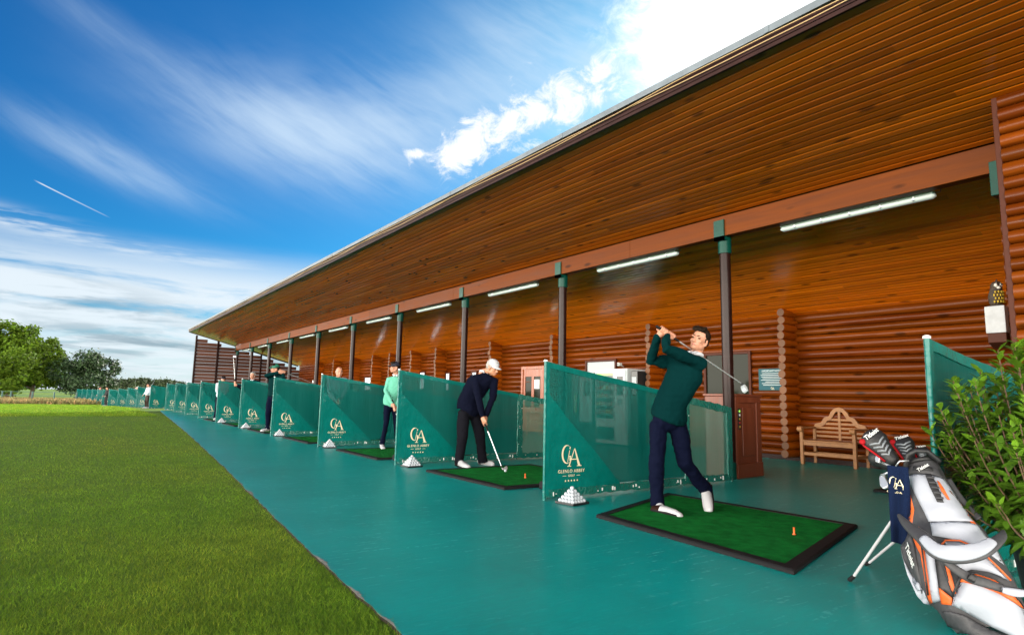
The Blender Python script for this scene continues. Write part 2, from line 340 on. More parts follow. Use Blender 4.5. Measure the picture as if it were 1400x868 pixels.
# ------------------------------------------------------------------ mesh helpers
class MB:
    def __init__(s): s.v = []; s.f = []; s.m = []; s.t = []
    def add(s, vs, fs, mi=0, tint=1.):
        o = len(s.v); s.v += [tuple(p) for p in vs]; s.f += [tuple(i+o for i in f) for f in fs]; s.m += [mi]*len(fs); s.t += [tint]*len(vs)
        return s
    def box(s, a, b, mi=0, rot=0., c=None, tint=1.):
        x0, y0, z0 = a; x1, y1, z1 = b
        P = [Vector(p) for p in ((x0, y0, z0), (x1, y0, z0), (x1, y1, z0), (x0, y1, z0), (x0, y0, z1), (x1, y0, z1), (x1, y1, z1), (x0, y1, z1))]
        if rot:
            c = Vector(c) if c else (Vector(a)+Vector(b))/2; M = Matrix.Rotation(rot, 3, 'Z'); P = [M@(p-c)+c for p in P]
        return s.add(P, [(0, 3, 2, 1), (4, 5, 6, 7), (0, 1, 5, 4), (1, 2, 6, 5), (2, 3, 7, 6), (3, 0, 4, 7)], mi, tint)
    def tube(s, pts, rad, n=10, mi=0, ref=None, caps=True, tint=1., closed=False):
        pts = [Vector(p) for p in pts]; k = len(pts)
        if not isinstance(rad, list): rad = [rad]*k
        ring = []; prev = Vector(ref) if ref is not None else None; vs = []
        for i, p in enumerate(pts):
            if closed: t = pts[(i+1) % k]-pts[i-1]
            else: t = (pts[min(i+1, k-1)]-pts[max(i-1, 0)])
            t = t.normalized() if t.length > 1e-9 else Vector((0, 0, 1))
            if prev is None: prev = Vector((1, 0, 0)) if abs(t.x) < .8 else Vector((0, 1, 0))
            a = prev-t*prev.dot(t)
            if a.length < 1e-6: a = Vector((0, 1, 0))-t*t.y
            a.normalize(); b = t.cross(a)
            if ref is None: prev = a
            ra, rb = rad[i] if isinstance(rad[i], (tuple, list)) else (rad[i], rad[i])
            for j in range(n):
                q = 2*math.pi*j/n; vs.append(p+a*(ra*math.cos(q))+b*(rb*math.sin(q)))
        fs = []
        for i in range(k if closed else k-1):
            o, o2 = i*n, ((i+1) % k)*n
            for j in range(n): fs.append((o+j, o+(j+1) % n, o2+(j+1) % n, o2+j))
        if caps and not closed: fs.append(tuple(range(n-1, -1, -1))); fs.append(tuple((k-1)*n+j for j in range(n)))
        return s.add(vs, fs, mi, tint)
    def capsule(s, pts, rad, n=12, mi=0, ref=None):
        """a tube with rounded ends"""
        pts = [Vector(p) for p in pts]; rad = rad if isinstance(rad, list) else [rad]*len(pts)
        def sc_(r, f): return (r[0]*f, r[1]*f) if isinstance(r, (tuple, list)) else r*f
        def mr(r): return min(r) if isinstance(r, (tuple, list)) else r
        d0 = (pts[0]-pts[1]).normalized(); d1 = (pts[-1]-pts[-2]).normalized()
        A = [(pts[0]+d0*(mr(rad[0])*math.sin(a)), sc_(rad[0], math.cos(a))) for a in (R(85), R(60), R(30))]
        B = [(pts[-1]+d1*(mr(rad[-1])*math.sin(a)), sc_(rad[-1], math.cos(a))) for a in (R(30), R(60), R(85))]
        return s.tube([p for p, r in A]+pts+[p for p, r in B], [r for p, r in A]+rad+[r for p, r in B], n, mi, ref)
    def ell(s, c, r, axes=None, mi=0, nu=14, nv=9, tint=1.):
        c = Vector(c); ax = axes or (Vector((1, 0, 0)), Vector((0, 1, 0)), Vector((0, 0, 1)))
        vs = []; fs = []
        for i in range(nv+1):
            th = math.pi*i/nv
            if i in (0, nv): vs.append(c+ax[2]*(r[2]*math.cos(th)))
            else:
                for j in range(nu):
                    ph = 2*math.pi*j/nu; vs.append(c+ax[0]*(r[0]*math.sin(th)*math.cos(ph))+ax[1]*(r[1]*math.sin(th)*math.sin(ph))+ax[2]*(r[2]*math.cos(th)))
        def ix(i, j): return 0 if i == 0 else (1+(nv-1)*nu if i == nv else 1+(i-1)*nu+j % nu)
        for i in range(nv):
            for j in range(nu):
                f = [ix(i, j), ix(i+1, j), ix(i+1, j+1), ix(i, j+1)]
                g = []
                for q in f:
                    if q not in g: g.append(q)
                fs.append(tuple(g))
        return s.add(vs, fs, mi, tint)
    def prism(s, poly, org, ux, uy, thick, mi=0):
        """2-D outline in the plane (ux, uy), given a thickness along the normal"""
        org = Vector(org); ux = Vector(ux); uy = Vector(uy); nn = ux.cross(uy).normalized()*thick; n = len(poly)
        a = [org+ux*p[0]+uy*p[1] for p in poly]
        vs = a+[p+nn for p in a]
        fs = [tuple(range(n-1, -1, -1)), tuple(range(n, 2*n))]+[(i, (i+1) % n, (i+1) % n+n, i+n) for i in range(n)]
        return s.add(vs, fs, mi)
    def mesh(s, name):
        me = bpy.data.meshes.new(name); me.from_pydata(s.v, [], s.f)
        if any(t != 1. for t in s.t) or s.t:
            at = me.color_attributes.new('tint', 'FLOAT_COLOR', 'POINT')
            a = np.ones((len(s.v), 4), np.float32)
            for i, t in enumerate(s.t):
                if isinstance(t, tuple): a[i, :3] = t
                else: a[i, :3] = t
            at.data.foreach_set('color', a.ravel())
        return me
    def build(s, name, mats, parent=None, smooth=False, bevel=0., world=None):
        me = s.mesh(name)
        mats = mats if isinstance(mats, (list, tuple)) else [mats]
        for m in mats: me.materials.append(MATS[m])
        me.polygons.foreach_set('material_index', s.m)
        return link(name, me, parent, smooth, bevel, world)
def link(name, me, parent=None, smooth=False, bevel=0., world=None):
    bm = bmesh.new(); bm.from_mesh(me)
    if world is not None: bmesh.ops.translate(bm, verts=bm.verts, vec=-Vector(world))
    bmesh.ops.recalc_face_normals(bm, faces=bm.faces); bm.to_mesh(me); bm.free()
    o = bpy.data.objects.new(name, me); C.objects.link(o)
    if smooth: me.polygons.foreach_set('use_smooth', [True]*len(me.polygons))
    if smooth == 'auto':
        me.set_sharp_from_angle(angle=R(40))
    if bevel:
        b = o.modifiers.new('bevel', 'BEVEL'); b.width = bevel; b.segments = 2; b.limit_method = 'ANGLE'; b.angle_limit = R(50)
    if parent: o.parent = parent
    return o
def tag(o, label=None, cat=None, group=None, kind=None):
    if label: o['label'] = label
    if cat: o['category'] = cat
    if group: o['group'] = group
    if kind: o['kind'] = kind
    return o
def thing(name, label, cat, loc=(0, 0, 0), rz=0., group=None):
    o = bpy.data.objects.new(name, None); C.objects.link(o); o.location = loc; o.rotation_euler = (0, 0, rz); o.empty_display_size = .1
    return tag(o, label, cat, group)
KIDS = {}
def dup(o, loc, rz=None, label=None, group=None, parent=None, skip=()):
    c = o.copy(); C.objects.link(c)
    if parent is None:
        c.location = loc
        if rz is not None: c.rotation_euler = (0, 0, rz)
        if label: c['label'] = label
        if group: c['group'] = group
    else: c.parent = parent
    for k in KIDS.get(o.name) or list(o.children):
        if k.name.split('.')[0] in skip: continue
        dup(k, None, parent=c)
    return c
def blob(name, mb, voxel, material, parent, smooth=6, factor=.5, world=None, mats=None, paint=None, wob=None):
    """fuse overlapping closed volumes into one continuous skin"""
    me = bpy.data.meshes.new('raw'); me.from_pydata(mb.v, [], mb.f)
    bm = bmesh.new(); bm.from_mesh(me); bmesh.ops.recalc_face_normals(bm, faces=bm.faces); bm.to_mesh(me); bm.free()
    o = bpy.data.objects.new('raw', me); C.objects.link(o)
    r = o.modifiers.new('r', 'REMESH'); r.mode = 'VOXEL'; r.voxel_size = voxel; r.adaptivity = 0
    if smooth:
        s = o.modifiers.new('s', 'SMOOTH'); s.factor = factor; s.iterations = smooth
    bpy.context.view_layer.update(); dg = bpy.context.evaluated_depsgraph_get()
    m2 = bpy.data.meshes.new_from_object(o.evaluated_get(dg)); m2.name = name
    bpy.data.objects.remove(o); bpy.data.meshes.remove(me)
    if wob:
        co = np.empty(len(m2.vertices)*3, np.float32); m2.vertices.foreach_get('co', co); no = np.empty_like(co); m2.vertices.foreach_get('normal', no)
        co = co.reshape(-1, 3); no = no.reshape(-1, 3)
        for i in range(len(co)):
            p = Vector(co[i]); a = (mnoise.noise(Vector((p.x*wob[1], p.y*wob[1], p.z*wob[2])))+.55*(.3-abs(mnoise.noise(Vector((p.x*wob[1]*1.6+5, p.y*wob[1]*1.6, p.z*wob[2]*3.2))))*1.6))*wob[0]; co[i] += no[i]*a
        m2.vertices.foreach_set('co', co.ravel())
    m2.materials.clear()
    for m in (mats or [material]): m2.materials.append(MATS[m])
    if paint:
        for pl in m2.polygons: pl.material_index = paint(Vector(pl.center))
    return link(name, m2, parent, True, 0., world)
def text(name, body, size, org, ux, uz, material, parent, depth=.001, spacing=1., shear=0., align='CENTER'):
    cu = bpy.data.curves.new('t', 'FONT'); cu.body = body; cu.size = size; cu.align_x = align; cu.align_y = 'CENTER'; cu.extrude = depth; cu.space_character = spacing; cu.shear = shear
    cu.resolution_u = 3
    o = bpy.data.objects.new('t', cu); C.objects.link(o); bpy.context.view_layer.update()
    me = bpy.data.meshes.new_from_object(o.evaluated_get(bpy.context.evaluated_depsgraph_get())); bpy.data.objects.remove(o); bpy.data.curves.remove(cu)
    ux = Vector(ux); uz = Vector(uz); nn = ux.cross(uz)
    M4 = Matrix(((ux.x, uz.x, nn.x, org[0]), (ux.y, uz.y, nn.y, org[1]), (ux.z, uz.z, nn.z, org[2]), (0, 0, 0, 1))); me.transform(M4); me.name = name
    me.materials.clear(); me.materials.append(MATS[material])
    return link(name, me, parent)
def rv(a, b): return rng.uniform(a, b)

# ------------------------------------------------------------------ ground and floor
def gz(y):
    t = min(max((y-37)/33, 0), 1); return -.014-.38*t*t*(3-2*t)
mb = MB(); S = 1500; xs = [-S, -300, -60, -20, 0, 20, 60, 300, S]; ys = [-S, -200, -20, 0, 20]+list(range(34, 76, 3))+[80, 200, 500, S]
mb.v = [(x, y, gz(y)) for y in ys for x in xs]; mb.t = [1.]*len(mb.v)
for j in range(len(ys)-1):
    for i in range(len(xs)-1): q = j*len(xs)+i; mb.f.append((q, q+1, q+1+len(xs), q+len(xs))); mb.m.append(0)
tag(mb.build('ground', 'lawn'), kind='structure')
EDGE = [(-6, 1.24), (0, 1.26), (2.65, 1.30), (3.23, 1.34), (4.3, 1.41), (5.44, 1.50), (6.74, 1.61), (9.87, 1.87), (13.5, 2.15), (17.7, 2.47), (26, 3.05), (36.9, 3.79), (38.3, 3.95)]
def edge(y):
    for (a, xa), (b, xb) in zip(EDGE, EDGE[1:]):
        if y <= b: return xa+(xb-xa)*(y-a)/(b-a)
    return EDGE[-1][1]
mb = MB(); yy = [-6+.06*i for i in range(int(44.3/.06))]
def ej(y): return edge(y)+.022*mnoise.noise(Vector((y*1.3, 1, 0)))+.012*mnoise.noise(Vector((y*6, 5, 0)))+.006*mnoise.noise(Vector((y*19, 9, 0)))
vs = []; n = len(yy)
for y in yy: vs += [(ej(y), y, 0), (11.5, y, 0), (ej(y)-.006, y, -.03)]
fs = [(3*i, 3*i+1, 3*i+4, 3*i+3) for i in range(n-1)]; fe = [(3*i, 3*i+3, 3*i+5, 3*i+2) for i in range(n-1)]
mb.add(vs, fs, 0); mb.add([], [], 0); o0 = 0; mb.f += fe; mb.m += [1]*len(fe)
mb.add([(11.5, yy[-1], 0), (ej(yy[-1]), yy[-1], 0), (ej(yy[-1]), yy[-1], -.055), (11.5, yy[-1], -.055)], [(0, 1, 2, 3)], 1)
tag(mb.build('tee_floor', ['floor_paint', 'soil']), kind='structure')
# chips of bare concrete where the paint has come off along the edge
mb = MB()
for y0, y1, w in [(2.7, 2.95, .018), (3.15, 3.45, .026), (3.8, 4.2, .030), (6.9, 7.3, .035), (7.7, 7.85, .02), (5.6, 5.7, .015)]:
    k = 14; top = []; bot = []
    for i in range(k+1):
        y = y0+(y1-y0)*i/k; e = ej(y)-.004; ww = w*math.sin(math.pi*i/k)*(.6+.6*rng.random())
        top.append((e+ww, y, .004)); bot.append((e, y, .004))
    mb.add(bot+top, [(i, k+1+i, k+2+i, i+1) for i in range(k)])
tag(mb.build('bare_concrete_edge', 'concrete'), kind='structure')

def blade_field(name, N, place, h0, h1, w0, material, patch, lean=.6, tall=lambda d: 1.):
    xs_, ys_, zs = place(N); N = len(xs_)
    d = np.hypot(xs_, ys_)
    a = nrng.uniform(0, 2*np.pi, N); w = w0*(1+d*.16)*nrng.uniform(.7, 1.3, N); h = nrng.uniform(h0, h1, N)*tall(d)
    la = nrng.uniform(0, 2*np.pi, N); l = h*nrng.uniform(.1, lean, N)*1.4
    V = np.empty((N, 3, 3), np.float32)
    V[:, 0] = np.stack([xs_-np.cos(a)*w, ys_-np.sin(a)*w, zs], 1); V[:, 1] = np.stack([xs_+np.cos(a)*w, ys_+np.sin(a)*w, zs], 1)
    V[:, 2] = np.stack([xs_+np.cos(la)*l, ys_+np.sin(la)*l, zs+h], 1)
    me = bpy.data.meshes.new(name); me.vertices.add(3*N); me.vertices.foreach_set('co', V.ravel())
    me.loops.add(3*N); me.loops.foreach_set('vertex_index', np.arange(3*N, dtype=np.int32)); me.polygons.add(N); me.polygons.foreach_set('loop_start', np.arange(0, 3*N, 3, dtype=np.int32))
    me.update(calc_edges=True)
    pt = np.array([patch(x, y) for x, y in zip(xs_, ys_)], np.float32); pt *= nrng.uniform(.65, 1.35, (N, 1)).astype(np.float32)
    dead = nrng.random(N) < .17; pt[dead] *= np.array([1.9, 1.35, 1.6], np.float32)
    col = np.ones((N, 3, 4), np.float32); col[:, :, :3] = pt[:, None, :]
    at = me.color_attributes.new('tint', 'FLOAT_COLOR', 'POINT'); at.data.foreach_set('color', col.ravel())
    me.materials.append(MATS[material]); o = bpy.data.objects.new(name, me); C.objects.link(o); return tag(o, kind='stuff')
def lawn_place(N):
    r = np.exp(nrng.uniform(np.log(1.3), np.log(34), N)); th = R(35.3)+nrng.uniform(R(-62), R(-3), N)
    x = r*np.sin(th); y = r*np.cos(th)
    e = np.array([edge(v) for v in y]); k = x < e+.02*nrng.uniform(-2, 1, N)
    return x[k], y[k], np.full(k.sum(), -.014)
def lawn_patch(x, y):
    a = mnoise.noise(Vector((x*.7, y*.5, 3))); b = mnoise.noise(Vector((x*2.6, y*2.2, 8))); c = mnoise.noise(Vector((x*9, y*9, 2)))
    g = 1+.32*b+.30*c; y_ = max(0, a+.2)*1.1
    return (g*(1+.45*y_), g*(1+.08*y_), g*(1+.3*y_))
g = blade_field('grass', 640000, lawn_place, .010, .030, .0008, 'grass_blade', lawn_patch, .9)
g['label'] = 'short mown lawn grass beside the painted floor'
def rough_place(N):
    t = nrng.uniform(0, 1, N); x = -26+32*t+nrng.normal(0, .3, N); y = 70+nrng.uniform(0, 16, N)
    return x, y, np.full(N, -.40)
def far_place(N):
    y = 30+44*nrng.uniform(0, 1, N)**1.3; x = nrng.uniform(-1, 1, N)*(6+.12*y)-3-.12*y
    k = x < 3.9; x, y = x[k], y[k]; return x, y, np.array([gz(v) for v in y])
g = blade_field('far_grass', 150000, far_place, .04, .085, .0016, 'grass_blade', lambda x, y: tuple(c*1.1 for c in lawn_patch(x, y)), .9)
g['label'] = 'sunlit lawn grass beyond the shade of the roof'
g = blade_field('dry_grass', 26000, rough_place, .22, .55, .008, 'dry_blade', lambda x, y: (1+.3*mnoise.noise(Vector((x*.4, y*.3, 1))),)*3, .5)
g['label'] = 'long dry straw coloured grass behind the wire fence'

# ------------------------------------------------------------------ the building
Y_NEAR, Y_FAR = -4.0, 38.5
EX, EZ = 5.05, 4.40; BX, BZ = 7.50, 3.77; WX, WZ = 11.30, 2.74
def soff(x): return EZ+(BZ-EZ)*(x-EX)/(BX-EX) if x < BX else 3.74+(WZ-3.74)*(x-7.66)/(WX-7.66)
bld = thing('driving_range_building', 'long open fronted log building with a varnished pine ceiling over the golf bays', 'building', (8.2, 17, 0))
bw = (8.2, 17, 0)
def boards(name, x0, z0, x1, z1, n, y0, y1, material, g=.015, dep=.009):
    mb = MB(); d = Vector((x1-x0, 0, z1-z0)); L = d.length; d /= L; up = Vector((-d.z, 0, d.x)) if d.x > 0 else Vector((d.z, 0, -d.x)); w = L/n
    for i in range(n):
        y = y0-rv(0, 4)
        while y < y1:
            ye = min(y+rv(3.6, 5.4), y1); ya = max(y, y0)
            if ye > y0:
                t = rv(.72, 1.2); tt = (t, t*rv(.93, 1.04), t)
                off = rv(-.0012, .0012); P = []
                for s, u in ((0, dep), (g, off), (w-g, off), (w, dep)):
                    q = Vector((x0, 0, z0))+d*(i*w+s)+up*u; P += [(q.x, ya, q.z), (q.x, ye-.0015, q.z)]
                mb.add(P, [(0, 1, 3, 2), (2, 3, 5, 4), (4, 5, 7, 6)], 0, tt)
            y = ye
    return mb.build(name, material, bld, world=bw)
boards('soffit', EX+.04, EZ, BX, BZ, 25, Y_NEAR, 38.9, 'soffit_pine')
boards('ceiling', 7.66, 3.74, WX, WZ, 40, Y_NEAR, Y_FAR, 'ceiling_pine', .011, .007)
mb = MB()   # roof slab above the boards
mb.add([(EX+.07, Y_NEAR-.2, EZ+.155), (11.9, Y_NEAR-.2, 2.95), (11.9, 39.05, 2.95), (EX+.07, 39.05, EZ+.155), (EX+.07, Y_NEAR-.2, EZ+.187), (11.9, Y_NEAR-.2, 2.985), (11.9, 39.05, 2.985), (EX+.07, 39.05, EZ+.187)],
       [(0, 1, 2, 3), (4, 7, 6, 5), (0, 4, 5, 1), (1, 5, 6, 2), (2, 6, 7, 3), (3, 7, 4, 0)])
roof = mb.build('roof', 'felt', bld, world=bw)
mb = MB(); mb.box((EX, Y_NEAR-.1, EZ-.02), (EX+.03, 38.95, EZ+.12)); mb.box((EX-.012, Y_NEAR-.1, EZ+.02), (EX, 38.95, EZ+.04)); mb.box((EX+.03, 38.91, EZ-.02), (EX+.031, 38.95, EZ+.1))
# sloped barge board at the far end
P = [(EX+.03, EZ-.02), (BX, BZ-.02), (WX, WZ-.02), (WX, WZ+.16), (BX, BZ+.16), (EX+.03, EZ+.14)]
mb.prism(P, (0, 38.95, 0), (1, 0, 0), (0, 0, 1), -.03)
mb.build('fascia', 'fascia_paint', bld, world=bw)
mb = MB(); mb.box((EX-.035, Y_NEAR-.1, EZ+.118), (EX+.06, 39.0, EZ+.188)); 
for y in np.arange(-3, 39, 3.0): mb.box((EX-.041, y, EZ+.12), (EX-.034, y+.05, EZ+.186))
mb.build('gutter', 'zinc', roof, world=bw)
mb = MB()
for s in range(2):
    pts = []; y = Y_NEAR
    while y < 38.9:
        pts.append((EX-.02-.012*s, y, EZ+.062+s*.026+(.014*math.sin(y*1.6+s*2.2)+.010*mnoise.noise(Vector((y*1.1, s*7, 0)))))); y += .22
    mb.tube(pts, .0055, 6, caps=True)
mb.build('cable_run', 'cable', bld, True, world=bw)
mb = MB()
y = 1.7
while y < Y_FAR:
    ye = min(y+rv(4.5, 6), Y_FAR); t = rv(.85, 1.12); mb.box((7.502, y, 3.46), (7.655, ye-.003, BZ-.008), tint=t); y = ye
mb.build('beam', 'beam_pine', bld, bevel=.006, world=bw)

def logs(mb, axis, a0, a1, face, z0, z1, pitch, bulge, sgn=-1, topf=None):
    """a wall of half round logs; axis = direction the logs run; face = coordinate of the wall plane"""
    n = int(round((z1-z0)/pitch)); pitch = (z1-z0)/n
    cuts = [0]
    for i in range(n): cuts.append(cuts[-1]+rv(.88, 1.12))
    cuts = [z0+c*(z1-z0)/cuts[-1] for c in cuts]
    for i in range(n):
        t = rv(.68, 1.2); tt = (t, t*rv(.88, 1.06), t*rv(.8, 1.1)); pitch = cuts[i+1]-cuts[i]; zc = cuts[i]+pitch/2; k = max(1, int((a1-a0)/.45)); prof = [R(q) for q in (-90, -62, -35, -10, 15, 40, 65, 90)]; ph = rv(0, 99); vs = []
        for j in range(k+1):
            a = a0+(a1-a0)*j/k; wob = 1+.10*mnoise.noise(Vector((a*.8, ph, 0))); dz = .004*mnoise.noise(Vector((a*.9, ph+7, 0)))
            for q in prof:
                o_ = sgn*(bulge*wob*math.cos(q)**.75 if abs(q) < R(89) else 0); z = zc+pitch/2*math.sin(q)+dz*math.cos(q)
                vs.append((face+o_, a, z) if axis == 'Y' else (a, face+o_, z))
        m_ = len(prof); fs = [(j*m_+q, j*m_+q+1, (j+1)*m_+q+1, (j+1)*m_+q) for j in range(k) for q in range(m_-1)]
        mb.add(vs, fs, 0, tt)
mb = MB(); logs(mb, 'Y', Y_NEAR, Y_FAR, WX, .06, WZ+.02, .144, .07)
mb.add([(WX+.02, Y_NEAR, 0), (WX+.02, Y_FAR, 0), (WX+.02, Y_FAR, WZ+.15), (WX+.02, Y_NEAR, WZ+.15)], [(0, 1, 2, 3)], 0, .5)
mb.build('back_wall', 'log_pine', bld, True, world=bw)
mb = MB(); mb.box((WX-.085, Y_NEAR, 0), (WX-.002, Y_FAR, .085)); mb.build('skirting', 'dark_paint', bld, world=bw)
for ys_ in (6.45, 9.77, 13.34, 16.48, 20.14, 22.19, 24.28, 26.08, 28.6, 31.2, 34.0):
    mb = MB(); x0 = 10.80; n = 19; p = 2.78/n
    for i in range(n):
        zc = .07+(i+.5)*p; r = p*.53; t = rv(.75, 1.2); xe = x0+rv(-.015, .03)
        if zc+r > soff(xe)-.01: continue
        pts = [(xe, ys_, zc), (xe+.02, ys_, zc), (WX+.01, ys_, zc)]
        mb.tube(pts, [r*.93, r, r], 14, 0, ref=(0, 1, 0), caps=False, tint=(t, t*rv(.92, 1.05), t))
        k = 14; c = [(xe-.002, ys_+r*.93*math.cos(2*math.pi*j/k), zc+r*.93*math.sin(2*math.pi*j/k)) for j in range(k)]; mb.add(c, [tuple(range(k))], 1, rv(.7, 1.2))
    mb.build('log_corner', ['log_pine_cross', 'log_end'], bld, True, world=bw)
# end wall of dark horizontal boards with a gap of daylight under the roof
mb = MB(); z = .02; p = .19
while z < 4.1:
    zt = z+p-.012
    xa, xb = 5.42, WX
    lim = EX+(EZ-.16-zt)/((EZ-BZ)/(BX-EX)) if zt > BZ-.16 else (7.66+(3.74-.14-zt)/((3.74-WZ)/(WX-7.66)) if zt > WZ-.1 else WX)
    xb = min(WX, lim)
    if xb > xa+.3:
        t = rv(.7, 1.3); mb.box((xa, Y_FAR-.03+rv(0, .006), z), (xb, Y_FAR, zt), tint=t)
    z += p
mb.build('end_wall', 'dark_boards', bld, world=bw)
for a, b in (((5.36, Y_FAR-.09, 0), (5.46, Y_FAR+.03, 4.2)), ((6.5, Y_FAR-.09, 0), (6.62, Y_FAR-.032, 3.95)), ((8.9, Y_FAR-.09, 0), (9.0, Y_FAR-.032, 3.35))):
    mb = MB(); mb.box(a, b); mb.build('wall_stud', 'dark_paint', bld, bevel=.008, world=bw)
# wall at the near end, its front in the line of the bays
mb = MB(); logs(mb, 'Y', Y_NEAR, 1.80, 6.80, .03, soff(6.8)-.01, .131, .068); mb.add([(6.82, Y_NEAR, 0), (6.82, 1.8, 0), (6.82, 1.8, 3.95), (6.82, Y_NEAR, 3.95)], [(0, 1, 2, 3)], 0, .5)
mb.build('front_wall', 'log_pine', bld, True, world=bw)
mb = MB(); mb.box((6.745, 1.80, 0), (6.90, 1.845, soff(6.85)-.012)); mb.build('corner_board', 'window_frame', bld, bevel=.006, world=bw)
mb = MB(); logs(mb, 'X', 6.9, WX, 1.78, .03, WZ-.02, .144, .05, 1); mb.build('side_wall', 'log_pine_cross', bld, True, world=bw)
mb = MB(); logs(mb, 'Y', 1.80, 2.17, 7.95, .03, 3.03, .144, .05); mb.box((7.95, 1.8, 0), (8.1, 2.168, 3.03)); mb.build('wall_stub', 'log_pine', bld, world=bw)
mb = MB(); mb.box((7.44, 1.98, 3.2), (7.70, 2.10, 3.56)); mb.build('beam_bracket', 'green_paint', bld, bevel=.006, world=bw)
# posts
POST0, PITCH_Y, PX = 5.374, 3.681, 7.615
for k in range(10):
    y = POST0+PITCH_Y*k
    mb = MB(); mb.tube([(PX, y, .0), (PX, y, 3.46)], .078, 20); po = mb.build('post', 'dark_paint', bld, 'auto', world=bw)
    mb = MB(); mb.tube([(PX, y, .002), (PX, y, .235)], .0825, 20); mb.build('base_sleeve', 'green_paint', po, 'auto', world=bw)
    mb = MB(); mb.tube([(PX, y, 3.22), (PX, y, 3.458)], .093, 20); mb.box((7.478, y-.085, 3.40), (7.500, y+.085, 3.70)); mb.box((7.478, y-.085, 3.40), (7.66, y+.085, 3.4585)); mb.build('bracket', 'green_paint', po, 'auto', world=bw)
# openings in the back wall
def window(y0, y1, z0, z1, pane='glass_dark', bars=0, f=.055):
    x = WX-.075
    mb = MB(); mb.box((x-.03, y0-f, z0-f), (x+.03, y0, z1+f)); mb.box((x-.03, y1, z0-f), (x+.03, y1+f, z1+f)); mb.box((x-.03, y0, z0-f), (x+.03, y1, z0)); mb.box((x-.03, y0, z1), (x+.03, y1, z1+f))
    for i in range(bars): yb = y0+(y1-y0)*(i+1)/(bars+1); mb.box((x-.02, yb-.02, z0), (x+.02, yb+.02, z1))
    w = mb.build('window', 'window_frame', bld, bevel=.004, world=bw)
    mb = MB(); mb.box((x+.003, y0, z0), (x+.012, y1, z1)); mb.build('pane', pane, w, world=bw)
    return w
w = window(7.42, 8.46, .95, 2.06, bars=1)
x = WX-.075
window(11.25, 12.30, 1.55, 2.05, 'machine_grey')
window(21.72, 22.55, 1.35, 1.98, 'daylight_pane', 1); window(17.9, 18.15, 1.3, 1.9, 'daylight_pane'); window(24.6, 24.95, 1.3, 1.85, 'daylight_pane'); window(19.75, 20.0, 1.3, 1.9, 'daylight_pane'); window(27.1, 27.8, 1.3, 1.85, 'daylight_pane')
def door(y0, y1, z1):
    x = WX-.075
    mb = MB(); mb.box((x-.035, y0-.09, 0), (x+.03, y0, z1+.09)); mb.box((x-.035, y1, 0), (x+.03, y1+.09, z1+.09)); mb.box((x-.035, y0, z1), (x+.03, y1, z1+.09)); 
    d = mb.build('door', 'door_wood', bld, bevel=.005, world=bw)
    mb = MB(); s = .1; m = (y0+y1)/2
    mb.box((x-.01, y0, .01), (x+.03, y0+s, z1)); mb.box((x-.01, y1-s, .01), (x+.03, y1, z1)); mb.box((x-.009, m-s*.6, .01), (x+.029, m+s*.6, z1)); mb.box((x-.008, y0+s, .01), (x+.028, y1-s, .8)); mb.box((x-.008, y0+s, z1-.22), (x+.028, y1-s, z1))
    lf = mb.build('door_leaf', 'door_wood', d, bevel=.004, world=bw)
    mb = MB(); mb.box((x+.004, y0+s, .8), (x+.014, m-s*.6, z1-.22)); mb.box((x+.004, m+s*.6, .8), (x+.014, y1-s, z1-.22)); mb.build('door_glass', 'glass_dark', d, world=bw)
    mb = MB(); mb.box((x-.004, y0+s+.06, 1.35), (x+.003, m-s*.6-.02, 1.62)); mb.build('paper_note', 'print_white', d, world=bw)
    mb = MB(); mb.tube([(x-.01, y1-s*.5, 1.0), (x-.05, y1-s*.5, 1.0), (x-.05, y1-s*.5-.1, 1.0)], .009, 8); mb.build('handle', 'steel', d, True, world=bw)
door(14.22, 15.17, 1.93)

# strip lights
def strip_light(i, y):
    t = thing('strip_light', LIGHT_LABELS[i], 'strip light', (7.735, y, 3.40), 0, 'strip lights along the beam')
    if i == 0:
        mb = MB(); mb.box((-.055, -.92, .045), (.05, .92, .085)); mb.box((-.05, -.9, .085), (.05, .9, .1)); mb.build('housing', 'white_plastic', t, bevel=.01)
        mb = MB(); pts = [(0, -.93, .028), (0, -.9, .028), (0, .9, .028), (0, .93, .028)]; mb.tube(pts, [(.028, .016), (.048, .034), (.048, .034), (.028, .016)], 18, ref=(1, 0, 0)); mb.build('diffuser', 'diffuser', t, 'auto')
        for y_ in (-.72, -.36, 0, .36, .72):
            mb = MB(); mb.tube([(-.053, y_, .06), (-.053, y_, .015), (0, y_, -.009), (.053, y_, .015), (.053, y_, .06)], (.012, .003), 6, ref=(0, 1, 0)); mb.build('clip', 'steel', t)
        mb = MB(); mb.tube([(0, -.93, .06), (-.01, -.98, .05), (-.03, -1.0, .09), (-.04, -1.03, .12)], .006, 6); mb.build('lead', 'black_plastic', t, True)
        return t
ORD = ['nearest', 'second', 'third', 'fourth', 'fifth', 'sixth', 'seventh', 'eighth', 'ninth', 'tenth']
LIGHT_LABELS = ['white strip light nearest the camera, between the log wall and the first post'] + ['white strip light under the beam, %s in the row counted from the camera' % ORD[i] for i in range(1, 10)]
L0 = strip_light(0, 3.62)
for i in range(1, 10): dup(L0, (7.735, 3.62+PITCH_Y*i-.04, 3.40), 0, LIGHT_LABELS[i])

